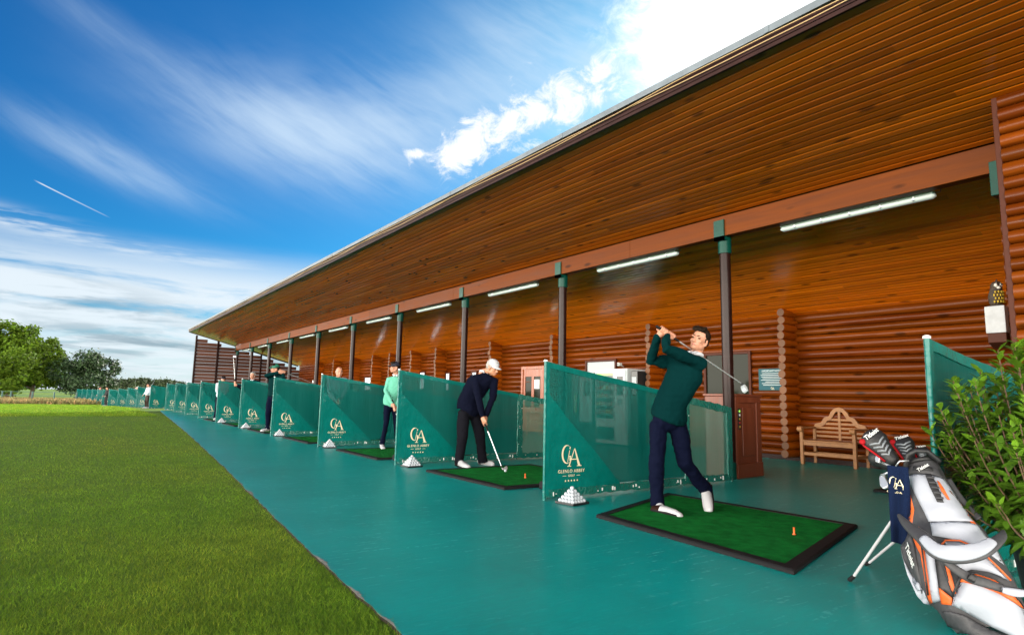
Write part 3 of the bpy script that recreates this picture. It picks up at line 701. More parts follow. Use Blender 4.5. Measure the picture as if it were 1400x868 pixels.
# ------------------------------------------------------------------ bay dividers
DX, DY0 = 4.144, 5.203
DL, DJ, H0, H1 = 3.26, 2.27, 1.46, .99
def zt(x): return H0+(H1-H0)*x/DL
def billow(x, z): return .022*mnoise.noise(Vector((x*1.1, z*.8, 4)))+.010*mnoise.noise(Vector((x*4.2, z*1.2, 2)))
def sheet(mb, x0, x1, zb, ztop, nx, nz, y=0., amp=1., mi=0, thick=0.):
    vs = []; 
    for i in range(nx+1):
        x = x0+(x1-x0)*i/nx; b = zb(x) if callable(zb) else zb; t = ztop(x) if callable(ztop) else ztop
        for j in range(nz+1): z = b+(t-b)*j/nz; vs.append((x, y+amp*billow(x, z), z))
    mb.add(vs, [(i*(nz+1)+j, (i+1)*(nz+1)+j, (i+1)*(nz+1)+j+1, i*(nz+1)+j+1) for i in range(nx) for j in range(nz)], mi)
def band(mb, pts, w, y0, y1, wob=0.):
    """flat folded band of vinyl along a line in the sheet's plane"""
    n = len(pts)
    vs = []
    for i, (x, z) in enumerate(pts):
        a = pts[max(i-1, 0)]; b = pts[min(i+1, n-1)]; d = Vector((b[0]-a[0], b[1]-a[1])).normalized(); q = (-d.y*w/2, d.x*w/2); k = 1+wob*mnoise.noise(Vector((x*13, z*13, 1))); yy = billow(x, z)+wob*.012*mnoise.noise(Vector((x*17, z*17, 6)))
        vs += [(x+q[0]*k, y0+yy, z+q[1]*k), (x-q[0]*k, y0+yy, z-q[1]*k), (x-q[0]*k, y1+yy, z-q[1]*k), (x+q[0]*k, y1+yy, z+q[1]*k)]
    fs = []
    for i in range(n-1):
        o = 4*i
        for j in range(4): fs.append((o+j, o+(j+1) % 4, o+4+(j+1) % 4, o+4+j))
    fs += [(3, 2, 1, 0), (4*n-4, 4*n-3, 4*n-2, 4*n-1)]
    mb.add(vs, fs)
def lerp_pts(a, b, n): return [(a[0]+(b[0]-a[0])*i/n, a[1]+(b[1]-a[1])*i/n) for i in range(n+1)]
def logo(parent, ox, oz, y, s=1., org=None, ux=None, uz=None):
    """crest of a thick and thin G joined to a serif A"""
    o = Vector((ox, y, oz)) if org is None else Vector(org); ux = Vector(ux or (1, 0, 0)); uz = Vector(uz or (0, 0, 1)); mb = MB(); th = .002
    def P(poly): mb.prism([(p[0]*s, p[1]*s) for p in poly], o, ux, uz, th)
    n = 26; out = []; inn = []
    for i in range(n+1):
        a = R(52+(322-52)*i/n); out.append((-.060+.072*math.cos(a), .020+.100*math.sin(a)))
        inn.append((-.048+.062*math.cos(a), .020+.0915*math.sin(a)))
    for i in range(n): P([out[i], out[i+1], inn[i+1], inn[i]])
    P([(-.012, .070), (-.004, .098), (-.010, .100), (-.022, .086)])
    P([(-.020, -.050), (-.002, -.050), (-.002, -.004), (-.020, -.004)]); P([(-.034, -.004), (.004, -.004), (.004, .002), (-.034, .002)])
    ax = .055
    P([(ax-.088, -.105), (ax-.074, -.105), (ax+.004, .082), (ax-.006, .078)])
    P([(ax-.006, .078), (ax+.004, .082), (ax+.082, -.105), (ax+.050, -.105)])
    P([(ax-.050, -.040), (ax+.036, -.040), (ax+.033, -.031), (ax-.046, -.031)])
    P([(ax-.104, -.112), (ax-.052, -.112), (ax-.052, -.105), (ax-.104, -.105)]); P([(ax+.034, -.112), (ax+.100, -.112), (ax+.100, -.105), (ax+.034, -.105)])
    P([(-.050, .016-.08), (-.044, .016-.08), (-.016, .06), (-.022, .06)])
    return mb.build('emblem', 'gold', parent)
def make_divider():
    t = thing('bay_divider', 'x', 'bay divider', (0, 0, 0), 0, 'green mesh dividers between the golf bays')
    mb = MB(); mb.tube([(0, 0, 0), (0, 0, H0)], .016, 12); po = mb.build('pole', 'vinyl', t, 'auto')
    mb = MB(); mb.tube([(0, 0, H0), (0, 0, H0+.012), (0, 0, H0+.02)], [.022, .022, .012], 12); mb.build('pole_cap', 'print_white', po, 'auto')
    mb = MB(); mb.tube([(DL, 0, 0), (DL, 0, H1)], .016, 12); mb.tube([(DJ+.02, .03, 0), (DJ+.02, .03, zt(DJ))], .014, 10); mb.build('rear_pole', 'fence_green', t, 'auto')
    mb = MB(); sheet(mb, .03, DJ, .115, lambda x: zt(x)-.03, 46, 24); mb.build('net', 'net', t, True)
    mb = MB(); n = 22
    vs = []; fs = []; 
    for j in range(n+1):
        z = .10+1.02*j/n; xe = .025+1.10*(1-j/n)+.012
        for i in range(n+1): x = .025+(xe-.025)*i/n; vs.append((x, -.007+billow(x, z)+.004*mnoise.noise(Vector((x*9, z*5, 3))), z))
    mb.add(vs, [(j*(n+1)+i, j*(n+1)+i+1, (j+1)*(n+1)+i+1, (j+1)*(n+1)+i) for j in range(n) for i in range(n)])
    cp = mb.build('corner_panel', 'vinyl', t, True)
    logo(cp, .36, .445, -.012)
    text('lettering', 'GLENLO ABBEY', .050, (.37, -.012, .283), (1, 0, 0), (0, 0, 1), 'gold', cp, .001, 1.12)
    lt = text('lettering', 'GOLF', .034, (.37, -.012, .235), (1, 0, 0), (0, 0, 1), 'gold', cp, .001, 1.15)
    mb = MB(); mb.box((.245, -.0135, .2335), (.295, -.0115, .2375)); mb.box((.445, -.0135, .2335), (.495, -.0115, .2375))
    for i in range(5):
        c = (.285+.0425*i, .183); pl = [(c[0]+(.0125 if k % 2 == 0 else .0055)*math.sin(math.pi*k/5), c[1]+(.0125 if k % 2 == 0 else .0055)*math.cos(math.pi*k/5)) for k in range(10)]
        mb.prism(pl, (0, -.0115, 0), (1, 0, 0), (0, 0, 1), .002)
    mb.build('stars', 'gold', cp)
    mb = MB(); band(mb, [(.02+(DJ-.02)*i/40, zt(.02+(DJ-.02)*i/40)-.03) for i in range(41)], .062, -.011, .011, .12); mb.build('top_hem', 'vinyl', t, 'auto')
    mb = MB(); band(mb, lerp_pts((.028, .05), (.028, H0-.01), 40), .058, -.013, .013, .15); mb.build('pole_sleeve', 'vinyl', t, 'auto')
    mb = MB(); band(mb, lerp_pts((.02, .062), (DL-.02, .062), 90), .085, -.012, .008, .5); hem = mb.build('bottom_hem', 'hem_vinyl', t, 'auto')
    mb = MB()
    for i in range(26):
        x = rv(.1, DL-.1); mb.box((x, -.018+billow(x, .06), .045+rv(-.02, .035)), (x+rv(.006, .02), -.0125+billow(x, .06), .06+rv(-.01, .03)))
    for i in range(5): x = rv(DJ+.02, DJ+.09); z = rv(.2, .9); mb.box((x, -.02+billow(x, z), z), (x+.008, -.014+billow(x, z), z+rv(.006, .02)))
    mb.build('tie_glint', 'print_white', hem)  # random white boxes model glints along the hem and rear frame
    mb = MB(); e = .05
    band(mb, lerp_pts((DJ+.06, .05), (DJ+.06, zt(DJ+.06)), 34), .10, -.014, .014, .45); band(mb, lerp_pts((DL-e, .05), (DL-e, H1), 34), .10, -.014, .014, .35)
    band(mb, lerp_pts((DJ+.02, zt(DJ+.02)-.04), (DL-.01, H1-.04), 30), .09, -.016, .016, .45)
    rf = mb.build('rear_frame', 'hem_vinyl', t, 'auto')
    mb = MB(); sheet(mb, DJ+.09, DL-.08, .10, lambda x: zt(x)-.06, 22, 20, .0, 1.6); mb.build('rear_net', 'rear_net', t, True)
    return t
DLAB = ['green mesh divider with gold crest behind the golfer in the dark green sweater',
        'green mesh divider between the woman in mint and the man in navy sweater',
        'green mesh divider beside the woman in mint, bald man showing through it',
        'green mesh divider in front of the swinging golfer in the green cap',
        'green mesh divider below the grey haired man raising a club',
        'green mesh divider hiding most of the person in navy cap and pale shirt',
        'green mesh divider in the building row, fourth from the far end', 'green mesh divider in the building row, third from the far end',
        'green mesh divider in the building row, second from the far end', 'green mesh divider at the far end of the building row']
D0 = make_divider(); D0.location = (DX, DY0, 0); D0['label'] = DLAB[0]
for k in range(1, 10):
    o = dup(D0, (DX, DY0+3.681*k, 0), R(rv(-1.5, 1.5)), DLAB[k])
dup(D0, (DX-.05, DY0-3.681, 0), R(-2), 'green mesh divider behind the leafy shrub and golf bag at the right edge')
AL = ['nearest the building', 'second from the building', 'third from the building', 'fourth from the building', 'fifth from the building', 'middle one', 'fifth from the left end', 'fourth from the left end', 'third from the left end', 'second from the left end', 'leftmost']
for k, (px, z) in enumerate([(205, 38), (187, 42.5), (173.5, 46), (161, 49), (148, 52), (139.5, 55), (132.5, 58), (125, 61), (118, 64), (111, 67), (104, 70)]):
    q = J(px, 545, z); dup(D0, (q.x, q.y, gz(q.y)), R(14+k*1.5), 'sunlit green divider of the curved row on the grass, '+AL[k], 'open air dividers on the grass', skip=('tie_glint',))

# ------------------------------------------------------------------ mats, balls
def G(px, py):
    d = fwd+rgt*((px-700)/F_PX)-upv*((py-434)/F_PX); return Vector((0, 0, EYE))-d*(EYE/d.z)
def mat_quad(c, label):
    """turf mat from its four floor corners"""
    c = [Vector((p[0], p[1], 0)) for p in c]; m = sum(c, Vector())/4; w = .095
    t = thing('golf_mat', label, 'golf mat', m, 0, 'turf hitting mats')
    c = [p-m for p in c]
    def ins(d):
        r = []
        for i in range(4):
            e1 = (c[(i+1) % 4]-c[i]).normalized(); e2 = (c[i-1]-c[i]).normalized(); r.append(c[i]+e1*d+e2*d)
        return r
    mb = MB(); a = c; b = ins(.012); i_ = ins(w); up = lambda q, z: [p+Vector((0, 0, z)) for p in q]
    vs = up(a, .002)+up(a, .022)+up(b, .032)+up(i_, .032)+up(i_, .020)
    fs = [(k*4+j, k*4+(j+1) % 4, k*4+4+(j+1) % 4, k*4+4+j) for k in range(4) for j in range(4)]
    mb.add(vs, fs); mb.build('border', 'black_rubber', t)
    mb = MB(); q = up(ins(w-.001), .027); n = 20
    vs = [q[0].lerp(q[1], i/n).lerp(q[3].lerp(q[2], i/n), j/n) for i in range(n+1) for j in range(n+1)]
    mb.add(vs, [(i*(n+1)+j, i*(n+1)+j+1, (i+1)*(n+1)+j+1, (i+1)*(n+1)+j) for i in range(n) for j in range(n)]); mb.build('turf', 'turf', t)
    return t
mat_quad([(3.77, 2.22), (5.68, 2.74), (5.62, 4.80), (3.97, 4.22)], 'green turf mat with black border under the golfer in the dark green sweater')
ML = ['green turf mat with black border under the man in the navy sweater', 'green turf mat with black border under the woman in mint', 'green turf mat with black border where the bald man stands', 'green turf mat with black border under the golfer in the green cap', 'green turf mat with black border where the grey haired man stands', 'green turf mat with black border where the person in pale shirt stands']
for k in range(6):
    y = 6.945+3.681*k; mat_quad([(4.17, y-.975), (6.02, y-.975), (6.02, y+.975), (4.17, y+.975)], ML[k])
mat_quad([(8.2, 1.9), (9.7, 1.9), (9.7, 3.75), (8.2, 3.75)], 'dark turf mat lying near the wooden bench behind the golf bag')
def tee(p, label):
    mb = MB(); mb.tube([(0, 0, 0), (0, 0, .006), (0, 0, .0061), (0, 0, .045), (0, 0, .055)], [.014, .014, .008, .007, .010], 12)
    o = mb.build('rubber_tee', 'orange', None, 'auto'); o.location = p; tag(o, label, 'tee', 'orange rubber tees')
p = G(1086, 735); tee((p.x, p.y, .027), 'orange rubber tee standing on the nearest mat'); 
p = G(718, 656); tee((p.x, p.y, .027), 'orange rubber tee at the corner of the mat of the man in navy')
def wedge(p, rz, label):
    mb = MB(); P = [(-.24, 0), (.24, 0), (.24, .085), (.16, .105), (-.14, .085), (-.24, .03)]; mb.prism(P, (0, -.07, 0), (1, 0, 0), (0, 0, 1), -.14)
    o = mb.build('rubber_block', 'black_rubber', None, bevel=.015); o.location = p; o.rotation_euler = (0, 0, rz); tag(o, label, 'rubber block', 'black rubber blocks by the mats')
p = G(745, 688); wedge((4.62, 5.62, .001), R(80), 'black rubber block between the nearest divider and the mat of the man in navy')
wedge((4.42, 9.3, .001), R(80), 'black rubber block between the mint woman\'s mat and the divider beside it')
RB = .0214
mbb = MB(); mbb.ell((0, 0, 0), (RB, RB, RB), nu=16, nv=10); ball_me = None
def make_ball():
    o = mbb.build('golf_ball', 'ball', None, True); return o
BALL0 = make_ball(); first_ball = [True]
def ball(p, label, group):
    if first_ball[0]: o = BALL0; first_ball[0] = False
    else: o = BALL0.copy(); C.objects.link(o)
    o.location = p; tag(o, label, 'golf ball', group)
def pyramid(x, y, rz, where, n=5):
    t = thing('ball_tray', 'black plastic tray holding the ball pyramid '+where, 'tray', (x, y, 0), rz, 'black trays of golf balls')
    h = n*RB+.018; mb = MB(); mb.box((-h, -h, .002), (h, h, .010)); tr = mb.build('base', 'black_plastic', t, bevel=.002)
    mb = MB(); mb.box((-h, -h, .0102), (h, -h+.008, .024)); mb.box((-h, h-.008, .0102), (h, h, .024)); mb.box((-h, -h+.0081, .0102), (-h+.008, h-.0081, .024)); mb.box((h-.008, -h+.0081, .0102), (h, h-.0081, .024)); mb.build('rim', 'black_plastic', t)
    M2 = Matrix.Rotation(rz, 3, 'Z'); LY = ['bottom', 'second', 'middle', 'fourth', 'top']; LY = LY if n == 5 else ['bottom', 'middle', 'top']
    for l in range(n):
        m = n-l
        for i in range(m):
            for j in range(m):
                if 0 < i < m-1 and 0 < j < m-1: continue
                q = M2@Vector(((i-(m-1)/2)*2*RB, (j-(m-1)/2)*2*RB, 0)); ball((x+q.x, y+q.y, .0104+RB+l*RB*2*.7072), 'white golf ball, %s layer of pyramid %s' % (LY[l], where), 'golf balls in the pyramid '+where)
WH = ['at the nearest divider', 'at the divider left of the man in navy', 'at the divider left of the woman in mint', 'at the divider below the green capped golfer', 'at the divider below the grey haired man', 'farthest along the row of dividers']
for k in range(6): pyramid(DX+.13, DY0-.30+3.681*k, R(rv(-9, 9)), WH[k])
p = G(369, 588); pyramid(p.x, p.y, R(10), 'half hidden behind the green capped golfer', 3)

# ------------------------------------------------------------------ furniture along the wall
def bench(loc, rz, label, arch):
    t = thing('garden_bench', label, 'bench', loc, rz, 'wooden benches by the log wall'); w = .46
    for sx in (-1, 1):
        mb = MB(); mb.box((sx*w-.028, -.25, 0), (sx*w+.028, -.19, .62)); mb.build('leg', 'teak', t, bevel=.006)
        mb = MB(); mb.box((sx*w-.026, .20, 0), (sx*w+.026, .255, .66)); mb.build('leg', 'teak', t, bevel=.006)
        mb = MB(); mb.box((sx*w-.036, -.27, .622), (sx*w+.036, .20, .655)); mb.tube([(sx*w-.045, -.262, .615), (sx*w+.045, -.262, .615)], .048, 16); mb.build('arm', 'teak', t, bevel=.005)
        mb = MB(); mb.box((sx*w-.018, -.19, .16), (sx*w+.018, .20, .205)); mb.build('side_rail', 'teak', t, bevel=.004)
    mb = MB(); mb.box((-w+.029, -.235, .335), (w-.029, -.205, .40)); mb.box((-w+.03, .21, .14), (w-.03, .24, .20)); mb.box((-w+.03, -.236, .16), (w-.03, -.21, .215)); mb.build('rail', 'teak', t, bevel=.004)
    mb = MB()
    for i in range(6): y = -.265+i*.078; mb.box((-w+.0285 if i else -w+.031, y, .402), (w-.0285, y+.066, .425))
    mb.build('seat', 'teak', t, bevel=.004)
    mb = MB(); n = 5
    for i in range(n): z = .47+i*.075; hw = .43 if z < .66 or not arch else .43-(z-.62)*1.25; mb.box((-hw, .218, z), (hw, .236, z+.04))
    mb.box((-.022, .212, .425), (.022, .242, .98 if arch else .82)); mb.build('backrest', 'teak', t, bevel=.003)
    mb = MB()
    if arch:
        o = [(-.46, .66), (-.445, .70), (-.40, .72), (-.33, .735), (-.30, .78), (-.26, .83), (-.18, .85), (-.15, .92), (-.08, .99), (0, 1.015)]
        i_ = [(-.46, .60), (-.43, .63), (-.38, .655), (-.30, .67), (-.25, .71), (-.22, .765), (-.15, .785), (-.11, .85), (-.06, .925), (0, .945)]
        o = o+[(-x, z) for x, z in o[-2::-1]]; i_ = i_+[(-x, z) for x, z in i_[-2::-1]]
        for q in range(len(o)-1): mb.prism([i_[q], i_[q+1], o[q+1], o[q]], (0, .252, 0), (1, 0, 0), (0, 0, 1), .045)
    else: mb.box((-.46, .205, .82), (.46, .252, .89))
    mb.build('crest_rail', 'teak', t)
    return t
bench((11.0, 5.64, 0), R(-90), 'pale teak bench with arched crest against the log wall right of the notice', True)
bench((10.9, 13.75, 0), R(-90), 'pale wooden bench with straight slatted back beside the log wall door, seen through mesh', False)

# cabinet behind the first post
t = thing('ball_dispenser_cabinet', 'reddish wooden cabinet with a button strip standing behind the nearest post', 'cabinet', (8.05, 5.62, 0), R(4))
mb = MB(); mb.box((-.33, -.23, .0), (.33, .25, 1.15)); mb.build('body', 'red_wood', t, bevel=.006)
mb = MB(); mb.box((-.345, -.275, .0), (.345, -.232, .20)); mb.box((-.345, -.26, .20), (-.22, -.232, 1.06)); mb.box((.22, -.26, .20), (.345, -.232, 1.06)); mb.box((-.345, -.262, 1.06), (.345, -.232, 1.15)); mb.build('front_frame', 'red_wood', t, bevel=.005)
mb = MB(); mb.box((-.15, -.25, .30), (.17, -.2325, .99)); mb.build('door_panel', 'red_wood', t, bevel=.012)
mb = MB(); mb.box((-.36, -.28, 1.151), (.36, .27, 1.185)); mb.build('top', 'red_wood', t, bevel=.006)
mb = MB(); mb.box((-.30, -.268, .68), (-.235, -.2605, .98)); bt = mb.build('button_strip', 'machine_dark', t)
for i in range(5):
    mb = MB(); mb.tube([(-.268, -.2685, .72+i*.055), (-.268, -.275, .72+i*.055)], .016, 10); mb.build('button', ['snack_yellow', 'snack_red', 'snack_yellow', 'print_white', 'screen_green'][i], bt)

# vending machines
t = thing('vending_machine', 'white vending machine with a glass front of snacks, seen through the nearest divider', 'vending machine', (10.86, 10.66, 0))
mb = MB(); mb.box((-.36, -.53, .03), (.36, .53, 1.80)); mb.build('body', 'machine_white', t, bevel=.01)
mb = MB(); mb.box((-.385, -.10, .62), (-.362, .49, 1.70)); gl = mb.build('glass_front', 'machine_dark', t, bevel=.004)
mb = MB(); mb.box((-.392, -.125, .55), (-.3855, -.10, 1.76)); mb.box((-.392, .49, .55), (-.3855, .515, 1.76)); mb.box((-.392, -.10, .585), (-.3855, .49, .62)); mb.box((-.392, -.10, 1.70), (-.3855, .49, 1.735)); mb.build('door_trim', 'machine_white', gl)
for r_ in range(5):
    mb = MB(); z = .74+r_*.19
    mb.box((-.3875, -.09, z-.02), (-.3855, .48, z-.008)); mb.build('shelf', 'machine_grey', gl)
    for c_ in range(7):
        mb = MB(); y = -.07+c_*.08; mb.box((-.3885, y, z), (-.3856, y+.05, z+rv(.07, .12))); mb.build('snack', rng.choice(['snack_yellow', 'snack_red', 'snack_pale', 'machine_grey', 'snack_pale']), gl)
mb = MB(); mb.box((-.3865, -.09, 1.645), (-.3852, .48, 1.69)); mb.build('light_strip', 'screen_green', t)
mb = MB(); mb.box((-.388, -.50, .25), (-.3615, -.135, 1.77)); cp = mb.build('control_column', 'machine_white', t, bevel=.004)
mb = MB(); mb.box((-.392, -.42, 1.18), (-.3885, -.22, 1.62)); mb.build('keypad', 'machine_dark', cp)
mb = MB(); mb.box((-.392, -.40, .95), (-.3885, -.24, 1.10)); mb.build('coin_panel', 'machine_grey', cp)
mb = MB(); mb.box((-.372, -.10, .12), (-.3615, .49, .42)); mb.build('delivery_flap', 'machine_dark', t, bevel=.004)
t = thing('vending_machine', 'dark drinks machine left of the white vending machine, seen through the nearest divider', 'vending machine', (10.86, 11.68, 0))
mb = MB(); mb.box((-.36, -.42, .03), (.36, .42, 1.72)); mb.build('body', 'machine_dark', t, bevel=.01)
mb = MB(); mb.box((-.368, -.36, .5), (-.3615, .10, 1.62)); mb.build('front_panel', 'machine_grey', t, bevel=.002)
mb = MB(); mb.box((-.376, -.30, 1.15), (-.3685, -.06, 1.52)); mb.box((-.376, .16, .7), (-.3615, .32, 1.2)); mb.build('selection_panel', 'machine_dark', t)
for i in range(10):
    mb = MB(); mb.box((-.380, .19+(i % 2)*.06, .74+(i//2)*.09), (-.3765, .23+(i % 2)*.06, .79+(i//2)*.09)); mb.build('button', 'snack_pale' if i % 3 else 'screen_green', t)
t = thing('change_machine', 'slim black machine to the right of the white vending machine', 'cabinet', (10.86, 9.965, 0))
mb = MB(); mb.box((-.30, -.10, .02), (.30, .10, 1.74)); mb.build('body', 'machine_dark', t, bevel=.01); mb = MB(); mb.box((-.307, -.07, 1.2), (-.3015, .07, 1.6)); mb.build('panel', 'machine_grey', t)

# notice on the wall
t = thing('notice_board', 'teal IMPORTANT NOTICE sign on the log wall beside the log corner', 'sign', (WX-.075, 6.905, 1.53))
mb = MB(); mb.box((-.012, -.30, -.215), (.012, .30, .215)); mb.build('panel', 'notice_teal', t, bevel=.006)
text('heading', 'IMPORTANT NOTICE', .047, (-.0135, 0, .165), (0, -1, 0), (0, 0, 1), 'print_white', t, .0005)
for i, w_ in enumerate((.44, .50, .47, .42, .49, .30, .46, .40)):
    mb = MB(); mb.box((-.0138, -w_/2, .115-i*.033), (-.0122, w_/2, .121-i*.033)); mb.build('text_line', 'print_white', t)
logo(t, 0, 0, 0, .26, (-.0142, 0, -.175), (0, -1, 0), (0, 0, 1))
# camera on the wall
t = thing('wall_camera', 'small white security camera on the log wall above the white vending machine', 'camera', (WX-.07, 10.95, 1.93))
mb = MB(); mb.tube([(0, 0, -.04), (-.10, 0, 0)], .014, 8); mb.build('bracket', 'white_plastic', t, True)
mb = MB(); mb.box((-.20, -.04, -.02), (-.09, .04, .06)); cb = mb.build('housing', 'white_plastic', t, bevel=.012); mb = MB(); mb.tube([(-.2005, 0, .02), (-.212, 0, .02)], .022, 12); mb.build('lens', 'black_plastic', cb)
# owl on its box
oc = Vector((7.86, 2.30, 2.14))
t = thing('wall_box', 'grey and brown box fixed to the log wall stub beneath the owl figure', 'box', (7.90, 2.262, 1.72))
mb = MB(); mb.box((-.085, -.09, .12), (.075, .085, .405)); mb.build('cover', 'grey_box', t, bevel=.006); mb = MB(); mb.prism([(-.075, .02), (.07, -.04), (.07, .119), (-.075, .119)], (0, -.085, 0), (1, 0, 0), (0, 0, 1), -.16); mb.build('base', 'window_frame', t, bevel=.004)
t = thing('decoy_owl', 'yellow breasted plastic owl perched on the grey box by the log wall', 'owl figure', (7.895, 2.26, 2.126), R(24))
mb = MB(); mb.tube([(0, 0, 0), (0, 0, .04), (0, -.003, .11), (0, -.006, .165), (0, -.01, .20), (0, -.012, .24), (0, -.008, .265)], [.045, .062, .070, .056, .052, .050, .03], 16, ref=(1, 0, 0))
for s in (-1, 1): mb.tube([(s*.03, -.01, .25), (s*.042, -.014, .285)], [.014, .003], 8)
mb.build('body', 'owl_brown', t, True)
mb = MB(); 
for q in range(5):
    for r_ in range(4): a = R(-90+(q-2)*24+(r_ % 2)*10-60); z = .045+r_*.034; mb.ell((.066*math.cos(a), .066*math.sin(a), z), (.014, .010, .015), nu=8, nv=6)
mb.build('breast', 'owl_yellow', t, True)
mb = MB(); a = R(-150)
for d_ in (-.022, .022): mb.ell((.046*math.cos(a)-math.sin(a)*d_, .046*math.sin(a)+math.cos(a)*d_, .222), (.020, .020, .022), nu=10, nv=8)
mb.ell((.05*math.cos(a), .05*math.sin(a), .195), (.022, .022, .016), nu=10, nv=8); fc = mb.build('face', 'owl_white', t, True)
mb = MB()
for d_ in (-.022, .022): mb.ell((.063*math.cos(a)-math.sin(a)*d_, .063*math.sin(a)+math.cos(a)*d_, .228), (.010, .010, .010), nu=8, nv=6)
mb.ell((.067*math.cos(a), .067*math.sin(a), .208), (.007, .007, .012), nu=8, nv=6); mb.build('eyes', 'black_plastic', fc, True)
# round lamp on the dark end wall
t = thing('round_wall_lamp', 'small round yellow lamp on the dark end wall at the far end', 'wall lamp', (9.9, Y_FAR-.05, 2.25))
mb = MB(); mb.tube([(0, -.11, 0), (0, -.06, 0), (0, 0, 0)], [.10, .22, .2], 20); mb.build('rim', 'black_plastic', t, 'auto'); mb = MB(); mb.ell((-.05, -.10, .02), (.11, .04, .16)); mb.build('lens', 'wall_lamp', t, True)

# ------------------------------------------------------------------ people
def axes_at(p):
    t = Vector((-p.x, -p.y, 0)).normalized(); return t, Vector((-t.y, t.x, 0))      # towards the camera, rightwards
def head_parts(mb, c, u, f, s=1.):
    """skull, jaw, brow, nose, lips, ears: one set of fused volumes round the eye-level centre c"""
    r = u.cross(f)*-1
    r = f.cross(u)
    A = (r, f, u)
    def E(x, y, z, a, b, d, nu=14, nv=9): mb.ell(c+r*(x*s)+f*(y*s)+u*(z*s), (a*s, b*s, d*s), A, nu=nu, nv=nv)
    E(0, -.012, .035, .074, .095, .086, 18, 12); E(0, .028, -.035, .058, .068, .082, 18, 12); E(0, .066, -.088, .026, .026, .022)
    for q in (-1, 1):
        E(q*.040, .012, -.062, .026, .045, .034); E(q*.036, .066, -.022, .025, .020, .020)
        E(q*.074, -.006, -.012, .010, .019, .032); E(q*.074, .002, -.038, .008, .010, .012)
        E(q*.028, .083, .017, .026, .012, .010)
    mb.capsule([c+r*0+f*(.088*s)+u*(.008*s), c+f*(.104*s)+u*(-.020*s), c+f*(.112*s)+u*(-.034*s)], [.009*s, .011*s, .0135*s], 10)
    for q in (-1, 1): E(q*.012, .098, -.040, .008, .010, .007)
    mb.capsule([c-r*(.020*s)+f*(.082*s)+u*(-.064*s), c+f*(.096*s)+u*(-.061*s), c+r*(.020*s)+f*(.082*s)+u*(-.064*s)], [.006*s, .0085*s, .006*s], 8)
    mb.capsule([c-r*(.017*s)+f*(.082*s)+u*(-.073*s), c+f*(.094*s)+u*(-.073*s), c+r*(.017*s)+f*(.082*s)+u*(-.073*s)], [.006*s, .009*s, .006*s], 8)
    return r
def face_bits(root, c, u, f, hair, w, s=1., smile=False):
    r = f.cross(u); A = (r, f, u)
    for q in (-1, 1):
        mb = MB(); mb.ell(c+r*(q*.030*s)+f*(.0815*s)+u*(.001*s), (.0125*s, .008*s, .0058*s), A, nu=12, nv=8); mb.build('eye', 'eye', root, True, world=w)
        mb = MB(); mb.capsule([c+r*(q*.012*s)+f*(.0925*s)+u*(.020*s), c+r*(q*.030*s)+f*(.0925*s)+u*(.0255*s), c+r*(q*.047*s)+f*(.080*s)+u*(.019*s)], [.0035*s, .0042*s, .0028*s], 8); mb.build('eyebrow', hair, root, True, world=w)
    mb = MB(); mb.capsule([c-r*(.021*s)+f*(.0865*s)+u*(-.069*s), c-r*(.008*s)+f*(.1015*s)+u*(-.0665*s), c+r*(.008*s)+f*(.1015*s)+u*(-.0665*s), c+r*(.021*s)+f*(.0865*s)+u*(-.069*s)], [.003*s, .0055*s, .0055*s, .003*s], 8); mb.build('mouth', 'lips', root, True, world=w)
def hand_on_shaft(mb, wr, c, a, s=1., seed=0):
    """palm from the wrist to the grip, four fingers wrapped round the shaft, thumb along it"""
    a = a.normalized(); p = (wr-c); p = (p-a*p.dot(a)).normalized(); q = a.cross(p)
    mb.capsule([wr, wr.lerp(c+p*.028*s, .55), c+p*.026*s], [(.024*s, .028*s), (.026*s, .038*s), (.020*s, .040*s)], 12, ref=a.cross((c-wr).normalized()))
    for i in range(4):
        o = c+a*((i-1.5)*.0205*s); pts = []; 
        for k in range(7): t = R(18+k*38); pts.append(o+p*(.027*s*math.cos(t))+q*(.027*s*math.sin(t)))
        mb.capsule(pts, [.0098*s]*4+[.0088*s]*3, 8)
    mb.capsule([wr.lerp(c, .55)-q*.022*s-a*.03*s*0, c+p*.024*s-q*.016*s+a*.02*s, c+p*.020*s-q*.012*s+a*.055*s], [.012*s, .011*s, .009*s], 8)
def open_hand(mb, wr, d, nrm, s=1.):
    d = d.normalized(); w = d.cross(nrm).normalized()
    mb.capsule([wr, wr+d*.05*s, wr+d*.085*s], [(.024*s, .018*s), (.038*s, .014*s), (.036*s, .012*s)], 12, ref=w)
    for i, L in enumerate((.062, .072, .066, .050)):
        o = wr+d*.085*s+w*((i-1.5)*-.020*s); mb.capsule([o, o+d*L*.5*s+nrm*.008*s, o+d*L*.85*s+nrm*.026*s], [.009*s, .0085*s, .007*s], 8)
    mb.capsule([wr+d*.03*s+w*.03*s, wr+d*.06*s+w*.052*s+nrm*.01*s, wr+d*.085*s+w*.055*s+nrm*.022*s], [.012*s, .010*s, .008*s], 8)
